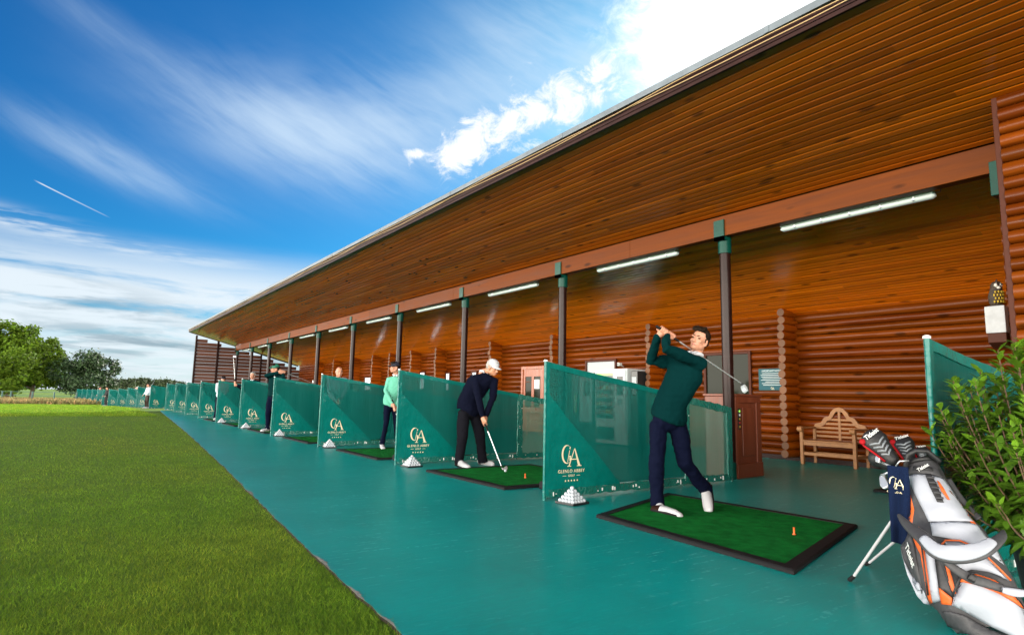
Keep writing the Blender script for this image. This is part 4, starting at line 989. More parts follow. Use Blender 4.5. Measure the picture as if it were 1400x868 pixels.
def figure(label, org, j, head, grips, top, legs, shoes, skin='skin', hair=None, cap=None, collar='white_cloth', vox=.010, s=1., group=None, toes=None, hold=None, belt=None, bulk=1., fine=None):
    """j: joints in world space; head = (centre, up, forward); grips: {side: (centre, shaft axis)}"""
    root = thing('person', label, 'person', org, 0, group); w = tuple(org)
    c, u, f = head; u = u.normalized(); f = (f-u*f.dot(u)).normalized()
    lat = (j['shR']-j['shL']).normalized(); hl = (j['hipR']-j['hipL']).normalized()
    mid = (j['shL']+j['shR'])/2; pel = (j['hipL']+j['hipR'])/2
    sh = j.get('shoe')
    # skin: one continuous body under the clothes
    mb = MB(); r = head_parts(mb, c, u, f, s)
    mb.capsule([j['neck']-(c-j['neck']).normalized()*.03*s, j['neck'], c-u*.05*s-f*.02*s], [.052*s, .052*s, .054*s], 14)
    mb.capsule([pel, j['waist'], j['chest'], mid], [(.080*s, .06*s), (.090*s, .07*s), (.13*s, .085*s), (.11*s, .055*s)], 16, ref=lat)
    for q in 'LR':
        mb.capsule([mid, j['sh'+q]], .045*s, 10); mb.capsule([j['sh'+q], j['el'+q], j['wr'+q]], [.040*s, .029*s, .025*s], 12)
        mb.capsule([pel, j['hip'+q]], .045*s, 10); mb.capsule([j['hip'+q], j['kn'+q], j['an'+q]], [.050*s, .042*s, .033*s], 12); mb.capsule([j['an'+q], j['heel'+q].lerp(j['toe'+q], .35)+(j['an'+q]-j['heel'+q])*.35, j['heel'+q].lerp(j['toe'+q], .6)+(j['an'+q]-j['heel'+q])*.22], [.032*s, .022*s, .014*s], 10)
        if q in grips: hand_on_shaft(mb, j['wr'+q], *grips[q], s=s*1.02)
        else: open_hand(mb, j['wr'+q], j['wr'+q]-j['el'+q], lat.cross(Vector((0, 0, 1))), s)
    body = blob('body', mb, fine or vox*.6, skin, root, 3, .4, world=w)
    if vox < .02: face_bits(body, c, u, f, hair or 'brown_hair', w, s)
    # sweater or shirt
    b = bulk
    mb = MB(); up_ = (mid-j['waist']).normalized(); hem = j['waist'].lerp(pel, .82)
    mb.tube([hem-up_*.03*s, hem, j['waist'], j['waist'].lerp(j['chest'], .5), j['chest'], j['chest'].lerp(mid, .65), mid+up_*.015*s, j['neck'].lerp(mid, .25)],
               [(.184*s*b, .142*s*b), (.196*s*b, .152*s*b), (.180*s*b, .132*s*b), (.182*s*b, .132*s*b), (.190*s*b, .134*s*b), (.182*s*b, .116*s*b), (.140*s*b, .088*s*b), (.080*s, .075*s)], 20, ref=lat)
    for q in 'LR':
        mb.capsule([mid.lerp(j['sh'+q], .35), j['sh'+q], j['sh'+q].lerp(j['el'+q], .5), j['el'+q], j['el'+q].lerp(j['wr'+q], .45), j['wr'+q].lerp(j['el'+q], .06)], [.086*s*b, .076*s*b, .062*s*b, .054*s*b, .050*s*b, .040*s*b], 14)
    blob('sweater', mb, vox, top, root, 6, .5, world=w, wob=(.012*s, 9, 5) if vox < .02 else None)
    if vox < .02:
        mb = MB(); ring = []; n = 18; ax = (j['neck']-mid).normalized(); a0 = lat; b0 = ax.cross(a0).normalized(); nb = j['neck'].lerp(mid, .12)
        fr = b0 if b0.dot(f) > 0 else -b0
        for k in range(n): t = 2*math.pi*k/n; ring.append(nb+a0*(.060*s*math.cos(t))+fr*(.056*s*math.sin(t)+.008*s)+ax*(.020*s-.016*s*max(0, math.sin(t))))
        mb.tube(ring, (.020*s, .010*s), 8, closed=True, ref=ax); 
        for q in (-1, 1): mb.prism([(0, 0), (q*.05*s, -.002), (q*.022*s, -.055*s)], nb+fr*.080*s+ax*.012*s+a0*(q*.005), a0, ax, .008*s)
        mb.build('collar', collar, root, True, world=w)
    # trousers
    mb = MB(); wa = j['waist'].lerp(pel, .6)
    mb.capsule([wa, pel], [(.145*s*b, .108*s*b), (.166*s*b, .124*s*b)], 18, ref=hl)
    for q in 'LR':
        k_, a_ = j['kn'+q], j['an'+q]; hp = j['hip'+q]; lw = legs[1]
        mb.capsule([pel.lerp(hp, .6)-Vector((0,0,.03)), hp-Vector((0,0,.04)), hp.lerp(k_, .5), k_, k_.lerp(a_, .5)], [.092*s, .096*s*b, .088*s*lw, .074*s*lw, .066*s*lw], 14)
        mb.tube([k_.lerp(a_, .35), k_.lerp(a_, .75), a_.lerp(k_, .06), a_-(k_-a_).normalized()*.025*s], [.066*s*lw, .064*s*lw, .066*s*lw, .068*s*lw], 14)
    blob('trousers', mb, vox, legs[0], root, 5, .5, world=w, wob=(.014*s, 9, 4.5) if vox < .02 else None)
    if belt:
        mb = MB(); n = 24; a0 = hl; ax = (j['waist']-pel).normalized(); b0 = ax.cross(a0); cb = wa
        mb.tube([cb+a0*(.166*s*b*math.cos(2*math.pi*k/n))+b0*(.126*s*b*math.sin(2*math.pi*k/n)) for k in range(n)], (.004, .018*s), 8, closed=True, ref=ax); mb.build('belt', belt, root, True, world=w)
    # shoes
    for q in 'LR':
        h, t = j['heel'+q], j['toe'+q]; d = (t-h).normalized(); side = d.cross(j['an'+q]-h).normalized(); nn = side.cross(d); nn = nn if nn.dot(j['an'+q]-h) > 0 else -nn
        L = (t-h).length
        mb = MB(); mb.capsule([h+d*.03*s+nn*.050*s, h+d*L*.3+nn*.058*s, h+d*L*.55+nn*.050*s, h+d*L*.78+nn*.044*s, h+d*(L-.03*s)+nn*.038*s], [(.040*s, .048*s), (.043*s, .056*s), (.052*s, .050*s), (.056*s, .044*s), (.048*s, .037*s)], 14, ref=side)
        mb.capsule([h+d*.05*s+nn*.05*s, h+d*.055*s+nn*.095*s], [.038*s, .040*s], 12)
        so = blob('shoe', mb, max(.006, vox*.7), shoes[0], root, 3, world=w)
        mb = MB(); mb.capsule([h+d*.025*s+nn*.012*s, h+d*L*.3+nn*.012*s, h+d*L*.6+nn*.012*s, h+d*(L-.03*s)+nn*.012*s], [(.043*s, .013*s), (.045*s, .013*s), (.055*s, .013*s), (.046*s, .013*s)], 14, ref=side); mb.build('sole', shoes[1], so, True, world=w)
        if len(shoes) > 2:
            mb = MB(); mb.capsule([h+d*.028*s+nn*.046*s, h+d*L*.24+nn*.054*s], [(.044*s, .050*s), (.047*s, .060*s)], 14, ref=side); blob('saddle', mb, max(.006, vox*.7), shoes[2], so, 2, world=w)
    # hair or cap
    A = (r, f, u)
    def E(mb, x, y, z, a, b_, d): mb.ell(c+r*(x*s)+f*(y*s)+u*(z*s), (a*s, b_*s, d*s), A, nu=18, nv=12)
    if hair and cap != 'bald':
        mb = MB(); E(mb, 0, -.026, .052, .080, .092, .078); E(mb, 0, -.052, .015, .072, .066, .080); E(mb, 0, .018, .088, .066, .062, .036)
        for q in (-1, 1): E(mb, q*.062, -.012, .050, .018, .052, .046); E(mb, q*.069, .012, .008, .008, .010, .026)
        if hair == 'brown_hair':
            for i in range(9): x = (i-4)*.0135; mb.capsule([c+r*(x*s)+f*(.052*s)+u*(.118*s), c+r*((x+.004)*s)+f*(.085*s)+u*(.092*s), c+r*((x+.009)*s)+f*(.092*s)+u*((.072+.006*math.sin(i*2.3))*s)], [.014*s, .012*s, .005*s], 8)
        blob('hair', mb, max(.006, vox*.7), hair, root, 2, world=w, wob=(.008*s, 40, 14))
    elif cap == 'bald':
        mb = MB()
        for q in (-1, 1): E(mb, q*.068, -.03, .012, .012, .045, .032)
        E(mb, 0, -.088, .005, .05, .022, .04); blob('hair', mb, max(.006, vox*.7), hair, root, 2, world=w)
    if cap and cap != 'bald':
        cm, ca, cf = cap   # material, crown lift, brim direction
        mb = MB(); E(mb, 0, -.010, .052, .085, .106, .086); crown = mb
        bm_o = blob('cap', mb, max(.006, vox*.7), cm, root, 2, world=w)
        # cut away the part below the brow line
        me = bm_o.data; bm = bmesh.new(); bm.from_mesh(me); W_ = Vector(w); pl = c+u*(.042*s)-W_
        bmesh.ops.bisect_plane(bm, geom=bm.verts[:]+bm.edges[:]+bm.faces[:], plane_co=pl, plane_no=(u+f*.10), clear_inner=True); bm.to_mesh(me); bm.free()
        mb = MB(); g = cf if cf is not None else f; g = (g-u*g.dot(u)).normalized(); h_ = g.cross(u); n = 14; top_ = []; bot = []
        for i in range(n+1):
            t = R(-72+144*i/n)
            for rr, dz in ((.088, .050), (.150 if abs(t) < 1 else .13, .030)):
                k = 1 if rr < .1 else math.cos(t*.62)
                p_ = c+g*((rr*math.cos(t)*(1 if rr < .1 else 1.12))*s)+h_*((.086 if rr < .1 else .082)*math.sin(t)*s)+u*((dz-.012*abs(math.sin(t)))*s); top_.append(p_)
        vs = top_+[p_-u*.006*s for p_ in top_]; m_ = len(top_); fs = []
        for i in range(n): fs += [(2*i, 2*i+1, 2*i+3, 2*i+2), (m_+2*i, m_+2*i+2, m_+2*i+3, m_+2*i+1), (2*i+1, m_+2*i+1, m_+2*i+3, 2*i+3)]
        mb.add(vs, fs); mb.build('brim', cm, bm_o, True, world=w)
    return root
def club(label, grip_end, head, heel_dir, shaft_mat='steel', iron=True, face=None, white=False):
    t = thing('golf_club', label, 'golf club', head, 0, 'golf clubs in use'); w = tuple(head); d = (head-grip_end).normalized(); L = (head-grip_end).length
    mb = MB(); mb.capsule([grip_end, grip_end+d*.14, grip_end+d*.27], [.0145, .0125, .0105], 10); mb.build('grip', 'black_rubber', t, True, world=w)
    mb = MB(); mb.tube([grip_end+d*.268, grip_end+d*(L*.6), head-d*.04], [.0078, .0066, .0055], 8); mb.build('shaft', shaft_mat, t, 'auto', world=w)
    h = (heel_dir-d*heel_dir.dot(d)).normalized(); nn = d.cross(h)
    mb = MB(); mb.tube([head-d*.055, head+d*.002], .0085, 8); mb.build('ferrule', 'black_plastic', t, True, world=w)
    if iron: P = [(-.008, -.02), (.012, -.008), (.070, -.030), (.082, -.018), (.080, .012), (.060, .026), (.006, .022), (-.008, .008)]
    else: P = [(-.010, -.016), (.02, -.024), (.06, -.027), (.082, -.014), (.084, .010), (.066, .026), (.016, .026), (-.008, .012)]
    mb = MB(); mb.prism(P, head-nn*.008, h, d, -.018 if iron else -.045); mb.build('club_head', 'machine_white' if white else 'steel', t, bevel=.005, world=w)
    return t

# golfer at the finish of his swing
Z0 = 5.92
def P(x, y, d=0.): return J(x, y, Z0+d)
def FL(x, y, z=0.): g = G(x, y); g.z = z; return g
c_ = P(956.5, 465.5, .02); t_, r_ = axes_at(c_)
up_h = (P(961.5, 447, .03)-P(950, 481, 0)).normalized()
heelL = FL(889, 701); toeL = FL(929, 710.5)
j = dict(neck=P(951, 486, .02), chest=P(936, 514, .04), waist=P(917, 549, .06), shL=P(914, 494, .14), shR=P(958, 497, -.06), elL=P(889.5, 494, .10), wrL=P(900, 459, -.02), elR=P(909.5, 476, -.22), wrR=P(912, 458.5, -.06),
         hipL=P(901, 576, .06), hipR=P(926, 574, .10), knL=P(897.5, 632, -.04), anL=P(899, 688, -.02), heelL=heelL, toeL=toeL,
         knR=P(937, 633, .02), anR=P(965, 670, .16), heelR=P(971, 664, .26), toeR=FL(973.5, 703))
ga, gb = P(898.5, 446.5, -.03), P(1018, 527, .22); ax = (gb-ga).normalized()
figure('golfer in dark green sweater and navy trousers finishing a full swing on the nearest mat', G(909, 700), j, (c_, up_h, t_*.86-r_*.46-Vector((0, 0, .10))),
       {'L': (ga+ax*.075, -ax), 'R': (ga+ax*.165, -ax)}, 'green_knit', ('navy_trouser', 1.0), ('white_leather', 'black_rubber', 'brown_leather'), 'skin', 'brown_hair', None, vox=.009, fine=.0052, bulk=.93)
club('steel shafted club swung behind the head of the golfer in the dark green sweater', ga, gb, Vector((0, 0, -1))+r_*.9, iron=False, white=True)

# man in navy sweater addressing the ball
Z0 = 9.5
c_ = P(673.5, 502.5, -.02); t_, r_ = axes_at(c_)
j = dict(neck=P(661, 508.5, .06), chest=P(653, 526, .05), waist=P(641, 549, .06), shL=P(648.5, 517, -.04), shR=P(676, 521, .06), elL=P(654, 544, -.20), wrL=P(660.5, 570, -.26), elR=P(673.5, 544, -.10), wrR=P(664, 569, -.20),
         hipL=P(634.5, 562, -.02), hipR=P(649, 562, .12), knL=P(632, 596, -.16), anL=P(628, 631, -.10), heelL=FL(624, 636.5), toeL=FL(640, 642), knR=P(656, 595, .06), anR=P(660, 629, .12), heelR=FL(658, 634), toeR=FL(677, 636.8))
ga = P(660, 571, -.25); gb = P(687, 645.2, -.62); gb.z = .035
ax = (gb-ga).normalized()
figure('man in navy sweater, white cap and black trousers looking down at his ball', G(648, 637), j, (c_, Vector((0, 0, 1))+r_*.30+t_*.22, t_*.55+r_*.72-Vector((0, 0, .42))),
       {'L': (ga+ax*.09, -ax), 'R': (ga+ax*.035, -ax)}, 'navy_knit', ('black_trouser', 1.12), ('white_leather', 'black_rubber', 'brown_leather'), 'skin_tan', 'grey_hair', ('white_cloth', 0, None), vox=.011, fine=.0065, bulk=1.02)
club('steel iron held behind the ball by the man in the navy sweater', ga-ax*.05, gb, r_*.6-t_*.2)
p = G(691, 648.5); ball((p.x, p.y, .034+RB), 'single white golf ball on the mat at the feet of the man in navy', 'golf ball ready to be hit')

# woman in mint sweater
Z0 = 12.3
c_ = P(540, 502.5, 0); t_, r_ = axes_at(c_)
j = dict(neck=P(541, 512.5, .03), chest=P(540.5, 528, .03), waist=P(534.5, 544, .05), shL=P(531.5, 519, 0), shR=P(550.5, 519, .04), elL=P(527, 534, -.06), wrL=P(536.5, 552.5, -.26), elR=P(548.5, 539, -.10), wrR=P(541.5, 555, -.22),
         hipL=P(530, 554, .02), hipR=P(539.5, 554, .08), knL=P(527.5, 580, -.06), anL=P(522.5, 605.5, 0), heelL=FL(521.5, 609.5), toeL=FL(524, 615.5), knR=P(541.5, 580, .02), anR=P(543, 603, .1), heelR=FL(543, 607), toeR=FL(547, 611.5))
ga = P(537.5, 551, -.25); gb = P(556, 612, -.5); gb.z = .03; ax = (gb-ga).normalized()
figure('woman in mint green sweater and navy cap gripping a club beside a green divider', G(533, 611), j, (c_, Vector((0, 0, 1))+r_*.05, t_*.45-r_*.85-Vector((0, 0, .06))),
       {'L': (ga+ax*.05, -ax), 'R': (ga+ax*.13, -ax)}, 'mint_knit', ('navy_trouser', .80), ('white_cloth', 'navy_cap'), 'skin', 'brown_hair', ('navy_cap', 0, None), vox=.012, fine=.0075, s=.93, bulk=.92)
club('club held low by the woman in the mint sweater', ga-ax*.06, gb, r_*.8)

def standing(label, px, ytop, z, turn, topm, legm, hair, cap, pose, skin='skin', tall=1.74, vox=.018, lean=.0, foot=0., shoes=('white_leather', 'black_rubber'), org=None, group=None):
    """upright figure at a floor point; turn = facing angle about z, pose = the two arms"""
    o = org if org is not None else J(px, 500, z); o = Vector((o.x, o.y, foot)); s = tall/1.78
    f = Vector((math.cos(turn), math.sin(turn), 0)); r = Vector((f.y, -f.x, 0)); U = Vector((0, 0, 1))
    def Q(x, y, z_): return o+r*(x*s)+f*(y*s)+U*(z_*s)
    ln = lean
    j = dict(neck=Q(0, ln*1.0, 1.50-ln*.25), chest=Q(0, ln*.75+.01, 1.28-ln*.15), waist=Q(0, ln*.2, 1.05), shL=Q(-.19, ln*.95, 1.43-ln*.22), shR=Q(.19, ln*.95, 1.43-ln*.22), hipL=Q(-.10, -ln*.15, .93), hipR=Q(.10, -ln*.15, .93),
             knL=Q(-.13, .04, .50), knR=Q(.13, .04, .50), anL=Q(-.16, -.02, .10), anR=Q(.16, -.02, .10), heelL=Q(-.16, -.08, .0), heelR=Q(.16, -.08, .0), toeL=Q(-.19, .19, .0), toeR=Q(.19, .19, .0))
    for k, v in pose['arms'].items(): j[k] = Q(*v)
    c = Q(0, ln*1.12+.035, 1.645-ln*.30)
    grips = {}
    if 'club' in pose:
        a, b = Q(*pose['club'][0]), Q(*pose['club'][1]); ax = (b-a).normalized(); grips = {'L': (a+ax*.07, -ax), 'R': (a+ax*.16, -ax)}
        club(pose['clab'], a, b, U)
    hf = pose.get('look', Vector((0, 0, 0)))
    figure(label, o, j, (c, U+f*(ln*.3), f+r*pose.get('head', 0)-U*(ln*.8)), grips, topm, (legm, 1.0), shoes, skin, hair, cap, vox=vox, s=s, group=group)
ADDR = dict(elL=(-.19, .20, 1.12), elR=(.19, .20, 1.12), wrL=(-.05, .40, .93), wrR=(.05, .40, .90))
g180 = math.atan2(-.8, -.58)
ADDRL = lambda lab: dict(arms=ADDR, club=((0, .40, 1.0), (-.05, .95, .05)), clab=lab)
# bald man in grey blue polo, seen through the mesh
standing('bald man in grey blue polo shirt bending over his ball, seen through green mesh', 461, 0, 14.7, R(262), 'grey_polo', 'black_trouser', 'grey_hair', 'bald', ADDRL('club held by the bald man in the grey blue polo'), tall=1.78, vox=.016, lean=.22)
# green cap
SW = dict(arms=dict(elR=(.12, .22, 1.46), wrR=(-.24, .16, 1.55), elL=(-.36, .10, 1.36), wrL=(-.29, .08, 1.52)), club=((-.22, .18, 1.62), (-.75, -.55, 1.30)), clab='club at the top of the swing of the golfer in the green cap', head=.5)
standing('golfer in dark green sweater and green cap with hands raised in a swing', 378, 0, 16.9, R(215), 'green_knit', 'navy_trouser', 'brown_hair', ('green_cap', 0, None), SW, tall=1.86, vox=.016)
# grey haired man holding his club up
UPC = dict(arms=dict(elR=(.34, .14, 1.20), wrR=(.42, .36, 1.36), elL=(-.10, .26, 1.18), wrL=(.36, .40, 1.32)), club=((.40, .40, 1.24), (.52, .46, 2.26)), clab='club held upright by the grey haired man')
standing('grey haired man in navy sweater holding a club upright, mostly behind a divider', 347, 0, 20.8, R(235), 'navy_knit', 'black_trouser', 'grey_hair', None, UPC, tall=1.76, vox=.018)
standing('person in navy cap and pale shirt bending over the ball behind the mesh', 306, 0, 23.2, R(265), 'light_shirt', 'navy_trouser', 'brown_hair', ('navy_cap', 0, None), ADDRL('club held by the person in navy cap and pale shirt'), tall=1.72, vox=.02, lean=.2)
# far away on the grass row
FARP = dict(arms=dict(elL=(-.25, .05, 1.15), wrL=(-.22, .2, .95), elR=(.25, .05, 1.15), wrR=(.22, .2, .95)))
SWF = lambda lab, sx: dict(arms=dict(elL=(-.22, .12, 1.42), wrL=(sx*.15-.05, .22, 1.62), elR=(.22, .12, 1.42), wrR=(sx*.15+.05, .22, 1.62)), club=((sx*.15, .22, 1.58), (sx*-.55, .1, 2.25)), clab=lab)
def far(label, px, z, topm, legm, cap, pose, turn=200, tall=1.72, lean=0.):
    q = J(px, 545, z); standing(label, px, 0, 0, R(turn), topm, legm, 'brown_hair', cap, pose, 'skin', tall, .03, lean, gz(q.y), org=q)
far('far golfer in pale top and pink cap behind the leftmost dividers of the curved row', 136, 60, 'light_shirt', 'navy_trouser', ('pink_cloth', 0, None), FARP, 200, 1.66)
far('far golfer dressed all in black standing in the middle of the curved row', 145.5, 52.5, 'black_cloth', 'black_cloth', None, FARP, 200, 1.66)
far('far golfer in white mid swing behind the curved row, club over the shoulder', 187, 48.5, 'white_cloth', 'black_trouser', ('white_cloth', 0, None), SWF('club of the far golfer in white', 1), 160, 1.6)
far('far person in pale top and brown trousers near the building end of the curved row', 201.5, 39.5, 'light_shirt', 'brown_leather', None, FARP, 200, 1.6)
far('far golfer in white shirt behind the divider beside the person in brown trousers', 209, 42, 'white_cloth', 'navy_trouser', None, SWF('club of the far golfer in white shirt behind the divider', -1), 160, 1.55)

# ------------------------------------------------------------------ golf bag
BB, BT = J(1353, 868, 2.86), J(1262, 641, 3.38); BB.z = max(BB.z, .02)
bz = (BB-BT).normalized(); BL = (BB-BT).length; vw = (Vector((0, 0, EYE))-(BB+BT)/2).normalized(); by = (vw-bz*vw.dot(bz)).normalized(); bx = by.cross(bz)
if bx.dot(rgt) < 0: bx = -bx
PX8 = 671.                                                          # length of the bag's axis in the units its panels are measured in
TAB = [(-.02, -.088, .088, .075), (.06, -.105, .096, .085), (.25, -.155, .115, .10), (.36, -.185, .135, .115), (.47, -.235, .175, .14), (.63, -.255, .195, .17), (.78, -.245, .205, .175), (.89, -.19, .200, .16), (1.0, -.15, .175, .12)]
def tab(t):
    t = min(max(t, -.02), 1.0)
    for a, b in zip(TAB, TAB[1:]):
        if t <= b[0]: k = (t-a[0])/(b[0]-a[0]); k = k*k*(3-2*k); return [(a[i]+(b[i]-a[i])*k)*(.88 if i < 3 else 1) for i in (1, 2, 3)]
    return [v*.88 for v in TAB[-1][1:]]
def surf(u, t, off=0.):
    l, r_, d = tab(t); h = -l if u < 0 else r_; s_ = min(1., abs(u)/h); return BT+bz*(t*BL)+bx*u+by*(d*math.sqrt(max(0, 1-s_**2.4))+off)
def sc8(t): return (3.38+(2.86-3.38)*t)/836.5/2.819
def ut(zx, zy): dx, dy = zx-345, zy-225; al = (dx*245+dy*625)/PX8; pe = (dx*625-dy*245)/PX8; return pe*sc8(al/PX8)*.93, al/PX8
bag = thing('golf_bag', 'white, grey and orange golf stand bag leaning on its legs at the right edge', 'golf bag', BB)
bagw = tuple(BB)
mb = MB(); nt_, ns = 46, 40; vs = []
for i in range(nt_+1):
    t = -.02+1.02*i/nt_; l, r_, d = tab(t)
    for k in range(ns):
        a = 2*math.pi*k/ns; ca, sa = math.cos(a), math.sin(a); u = (r_ if ca > 0 else -l)*math.copysign(abs(ca)**.83, ca)
        y = d*abs(sa)**.83 if sa > 0 else -.10*abs(sa)
        vs.append(BT+bz*(t*BL)+bx*u+by*y)
fs = [(i*ns+k, i*ns+(k+1) % ns, (i+1)*ns+(k+1) % ns, (i+1)*ns+k) for i in range(nt_) for k in range(ns)]+[tuple(range(ns)), tuple(nt_*ns+k for k in range(ns))]
mb.add(vs, fs); body = mb.build('body', 'bag_grey', bag, 'auto', world=bagw)
def patch(name, poly, material, off=.006, thick=.008, puff=0., parent=None, px=True):
    """padded cloth panel sewn on the bag's front"""
    pts = [ut(*p) for p in poly] if px else poly
    bm = bmesh.new(); vv = [bm.verts.new((p[0], p[1]*BL, 0)) for p in pts]; bm.faces.new(vv)
    bmesh.ops.triangulate(bm, faces=bm.faces[:])
    for _ in range(6):
        ee = [e for e in bm.edges if e.calc_length() > .02]
        if not ee: break
        bmesh.ops.subdivide_edges(bm, edges=ee, cuts=1); bmesh.ops.triangulate(bm, faces=bm.faces[:])
    bd = [(Vector((a[0], a[1]*BL)), Vector((b[0], b[1]*BL))) for a, b in zip(pts, pts[1:]+pts[:1])]
    def dist(p):
        m_ = 9
        for a, b in bd:
            ab = b-a; q = max(0, min(1, (p-a).dot(ab)/max(ab.length_squared, 1e-9))); m_ = min(m_, (p-a-ab*q).length)
        return m_
    for v in bm.verts:
        p = Vector((v.co.x, v.co.y)); dd = dist(p); o_ = off+puff*(1-math.exp(-dd/.03)); v.co = surf(p.x, p.y/BL, o_)-Vector(bagw)
    bmesh.ops.recalc_face_normals(bm, faces=bm.faces)
    if sum((f_.normal for f_ in bm.faces), Vector()).dot(by) < 0: bmesh.ops.reverse_faces(bm, faces=bm.faces)
    me = bpy.data.meshes.new(name); bm.to_mesh(me); bm.free(); me.materials.append(MATS[material]); me.polygons.foreach_set('use_smooth', [True]*len(me.polygons))
    o = bpy.data.objects.new(name, me); C.objects.link(o); o.parent = parent or bag
    m_ = o.modifiers.new('thick', 'SOLIDIFY'); m_.thickness = thick; m_.offset = -1
    return o
def cord(name, pts, rad, material, off, parent=None):
    mb = MB(); q = [surf(*ut(*p), off) for p in pts]; 
    fine_ = [q[0]]
    for a, b in zip(q, q[1:]): fine_ += [a.lerp(b, .5), b]
    mb.tube(fine_, rad, 8); return mb.build(name, material, parent or bag, True, world=bagw)
up_p = patch('upper_pocket', [(302, 284), (330, 279), (428, 279), (455, 318), (500, 392), (536, 450), (500, 468), (430, 486), (392, 490), (374, 450), (345, 390), (318, 330)], 'bag_white', .010, .012, .018)
patch('collar_band', [(284, 240), (410, 236), (424, 272), (286, 280)], 'bag_grey', .010, .010, .006)
lb = patch('brand_label', [(322, 247), (388, 246), (392, 261), (323, 263)], 'bag_black', .024, .004)
def on_bag(name, body, size, zx, zy, ang, off, material, parent, shear=.25):
    u, t = ut(zx, zy); p = surf(u, t, off); e = .01; du = (surf(u+e, t, off)-surf(u-e, t, off)).normalized(); dt = -(surf(u, t+e, off)-surf(u, t-e, off)).normalized()
    X_ = (du*math.cos(ang)+dt*math.sin(ang)).normalized(); Y_ = (dt-X_*dt.dot(X_)).normalized()
    return text(name, body, size, p-Vector(bagw), X_, Y_, material, parent, .0006, .92, shear)
on_bag('lettering', 'Titleist', .026, 357, 254.5, R(22), .030, 'print_white', lb)
patch('webbing_handle', [(366, 281), (388, 280), (412, 325), (440, 402), (418, 404), (388, 340)], 'bag_black', .034, .008)
for i in range(5):
    z = 296+i*22; x = 374+i*9.5
    patch('webbing_loop', [(x, z), (x+26, z-2), (x+28, z+6), (x+2, z+8)], 'bag_grey', .042, .004)
patch('orange_flash', [(411, 306), (419, 312), (436, 340), (459, 384), (452, 384), (428, 350)], 'bag_orange', .034, .004)
patch('orange_side_panel', [(300, 348), (311, 350), (322, 392), (334, 440), (330, 500), (318, 512), (296, 488), (279, 448), (283, 430), (296, 452), (304, 400)], 'bag_orange', .008, .008)
patch('orange_edge', [(474, 362), (486, 372), (540, 450), (556, 478), (545, 480), (510, 430)], 'bag_orange', .010, .008)
patch('middle_panel', [(398, 496), (470, 480), (548, 462), (610, 540), (640, 600), (560, 566), (480, 556), (410, 552)], 'bag_white', .012, .010, .012)
sp_ = patch('side_pocket', [(284, 590), (300, 560), (330, 545), (345, 590), (360, 680), (372, 760), (352, 750), (320, 690), (296, 640)], 'bag_grey', .012, .016, .03)
on_bag('lettering', 'Titleist', .058, 330, 640, R(-88), .046, 'print_white', sp_)
patch('pocket_panel', [(286, 604), (298, 646), (322, 696), (356, 758), (376, 768), (392, 808), (370, 806), (346, 782), (312, 706)], 'bag_white', .014, .012, .012)
patch('pocket_panel', [(372, 540), (400, 560), (418, 600), (428, 690), (440, 800), (408, 808), (398, 740), (388, 650), (378, 590)], 'bag_white', .018, .014, .02)
patch('orange_trim', [(340, 522), (360, 520), (376, 560), (390, 640), (400, 735), (406, 806), (394, 806), (386, 730), (372, 640), (352, 600), (338, 560)], 'bag_orange', .024, .012, .012)
cord('zip', [(366, 545), (378, 610), (390, 690), (398, 790)], .004, 'bag_black', .048)
patch('front_pocket', [(420, 575), (450, 570), (470, 600), (500, 680), (520, 760), (500, 790), (480, 770), (452, 690), (430, 620)], 'bag_grey', .022, .012, .018)
patch('ball_pocket', [(455, 576), (500, 566), (560, 580), (620, 630), (660, 662), (600, 660), (545, 668), (512, 690), (480, 640)], 'bag_white', .024, .016, .035)
patch('orange_trim', [(456, 660), (470, 668), (486, 720), (498, 772), (488, 780), (472, 730)], 'bag_orange', .050, .006)
cord('zip', [(448, 640), (470, 720), (490, 785)], .004, 'bag_black', .05)
patch('orange_trim', [(438, 760), (482, 788), (478, 812), (442, 812)], 'bag_orange', .03, .006)
cord('piping', [(440, 610), (460, 574), (505, 566), (565, 582), (625, 632), (664, 664)], .0045, 'bag_orange', .044)
lp = patch('lower_pocket', [(508, 738), (520, 708), (560, 690), (620, 694), (690, 730), (735, 790), (732, 850), (690, 866), (610, 852), (540, 830), (480, 812), (488, 780)], 'bag_white', .030, .018, .045)
patch('orange_cap_panel', [(510, 732), (522, 706), (562, 690), (622, 694), (672, 718), (706, 752), (640, 738), (570, 730)], 'bag_orange', .070, .008, .006)
cord('piping', [(488, 786), (506, 736), (522, 704), (562, 687), (624, 691), (694, 730), (735, 788)], .005, 'bag_black', .07)
patch('base', [(440, 830), (520, 836), (600, 858), (690, 872), (690, 905), (560, 905), (450, 870)], 'bag_grey', .02, .02, .02)
# shoulder strap: padded white part and the thinner webbing
def strap(name, pts, w, th, material, parent):
    mb = MB(); P_ = [J(1140+a/2.819, 560+b/2.819, z) for a, b, z in pts]; q = []
    n = len(P_)
    for i in range(n-1):
        p0, p1, p2, p3 = P_[max(i-1, 0)], P_[i], P_[i+1], P_[min(i+2, n-1)]
        for k in range(6):
            t = k/6; q.append(.5*((2*p1)+(p2-p0)*t+(2*p0-5*p1+4*p2-p3)*t*t+(3*p1-p0-3*p2+p3)*t**3))
    q.append(P_[-1]); m_ = len(q); ww = [w[0]+(w[1]-w[0])*math.sin(math.pi*i/(m_-1)) for i in range(m_)]
    mb.tube(q, [(th, x) for x in ww], 12, ref=by); return mb.build(name, material, parent, True, world=bagw)
s1 = strap('shoulder_strap', [(252, 408, 3.18), (285, 445, 3.08), (340, 490, 2.96), (400, 545, 2.86), (480, 560, 2.80), (570, 545, 2.80), (640, 495, 2.86), (652, 470, 2.92)], (.010, .040), .012, 'bag_grey', bag)
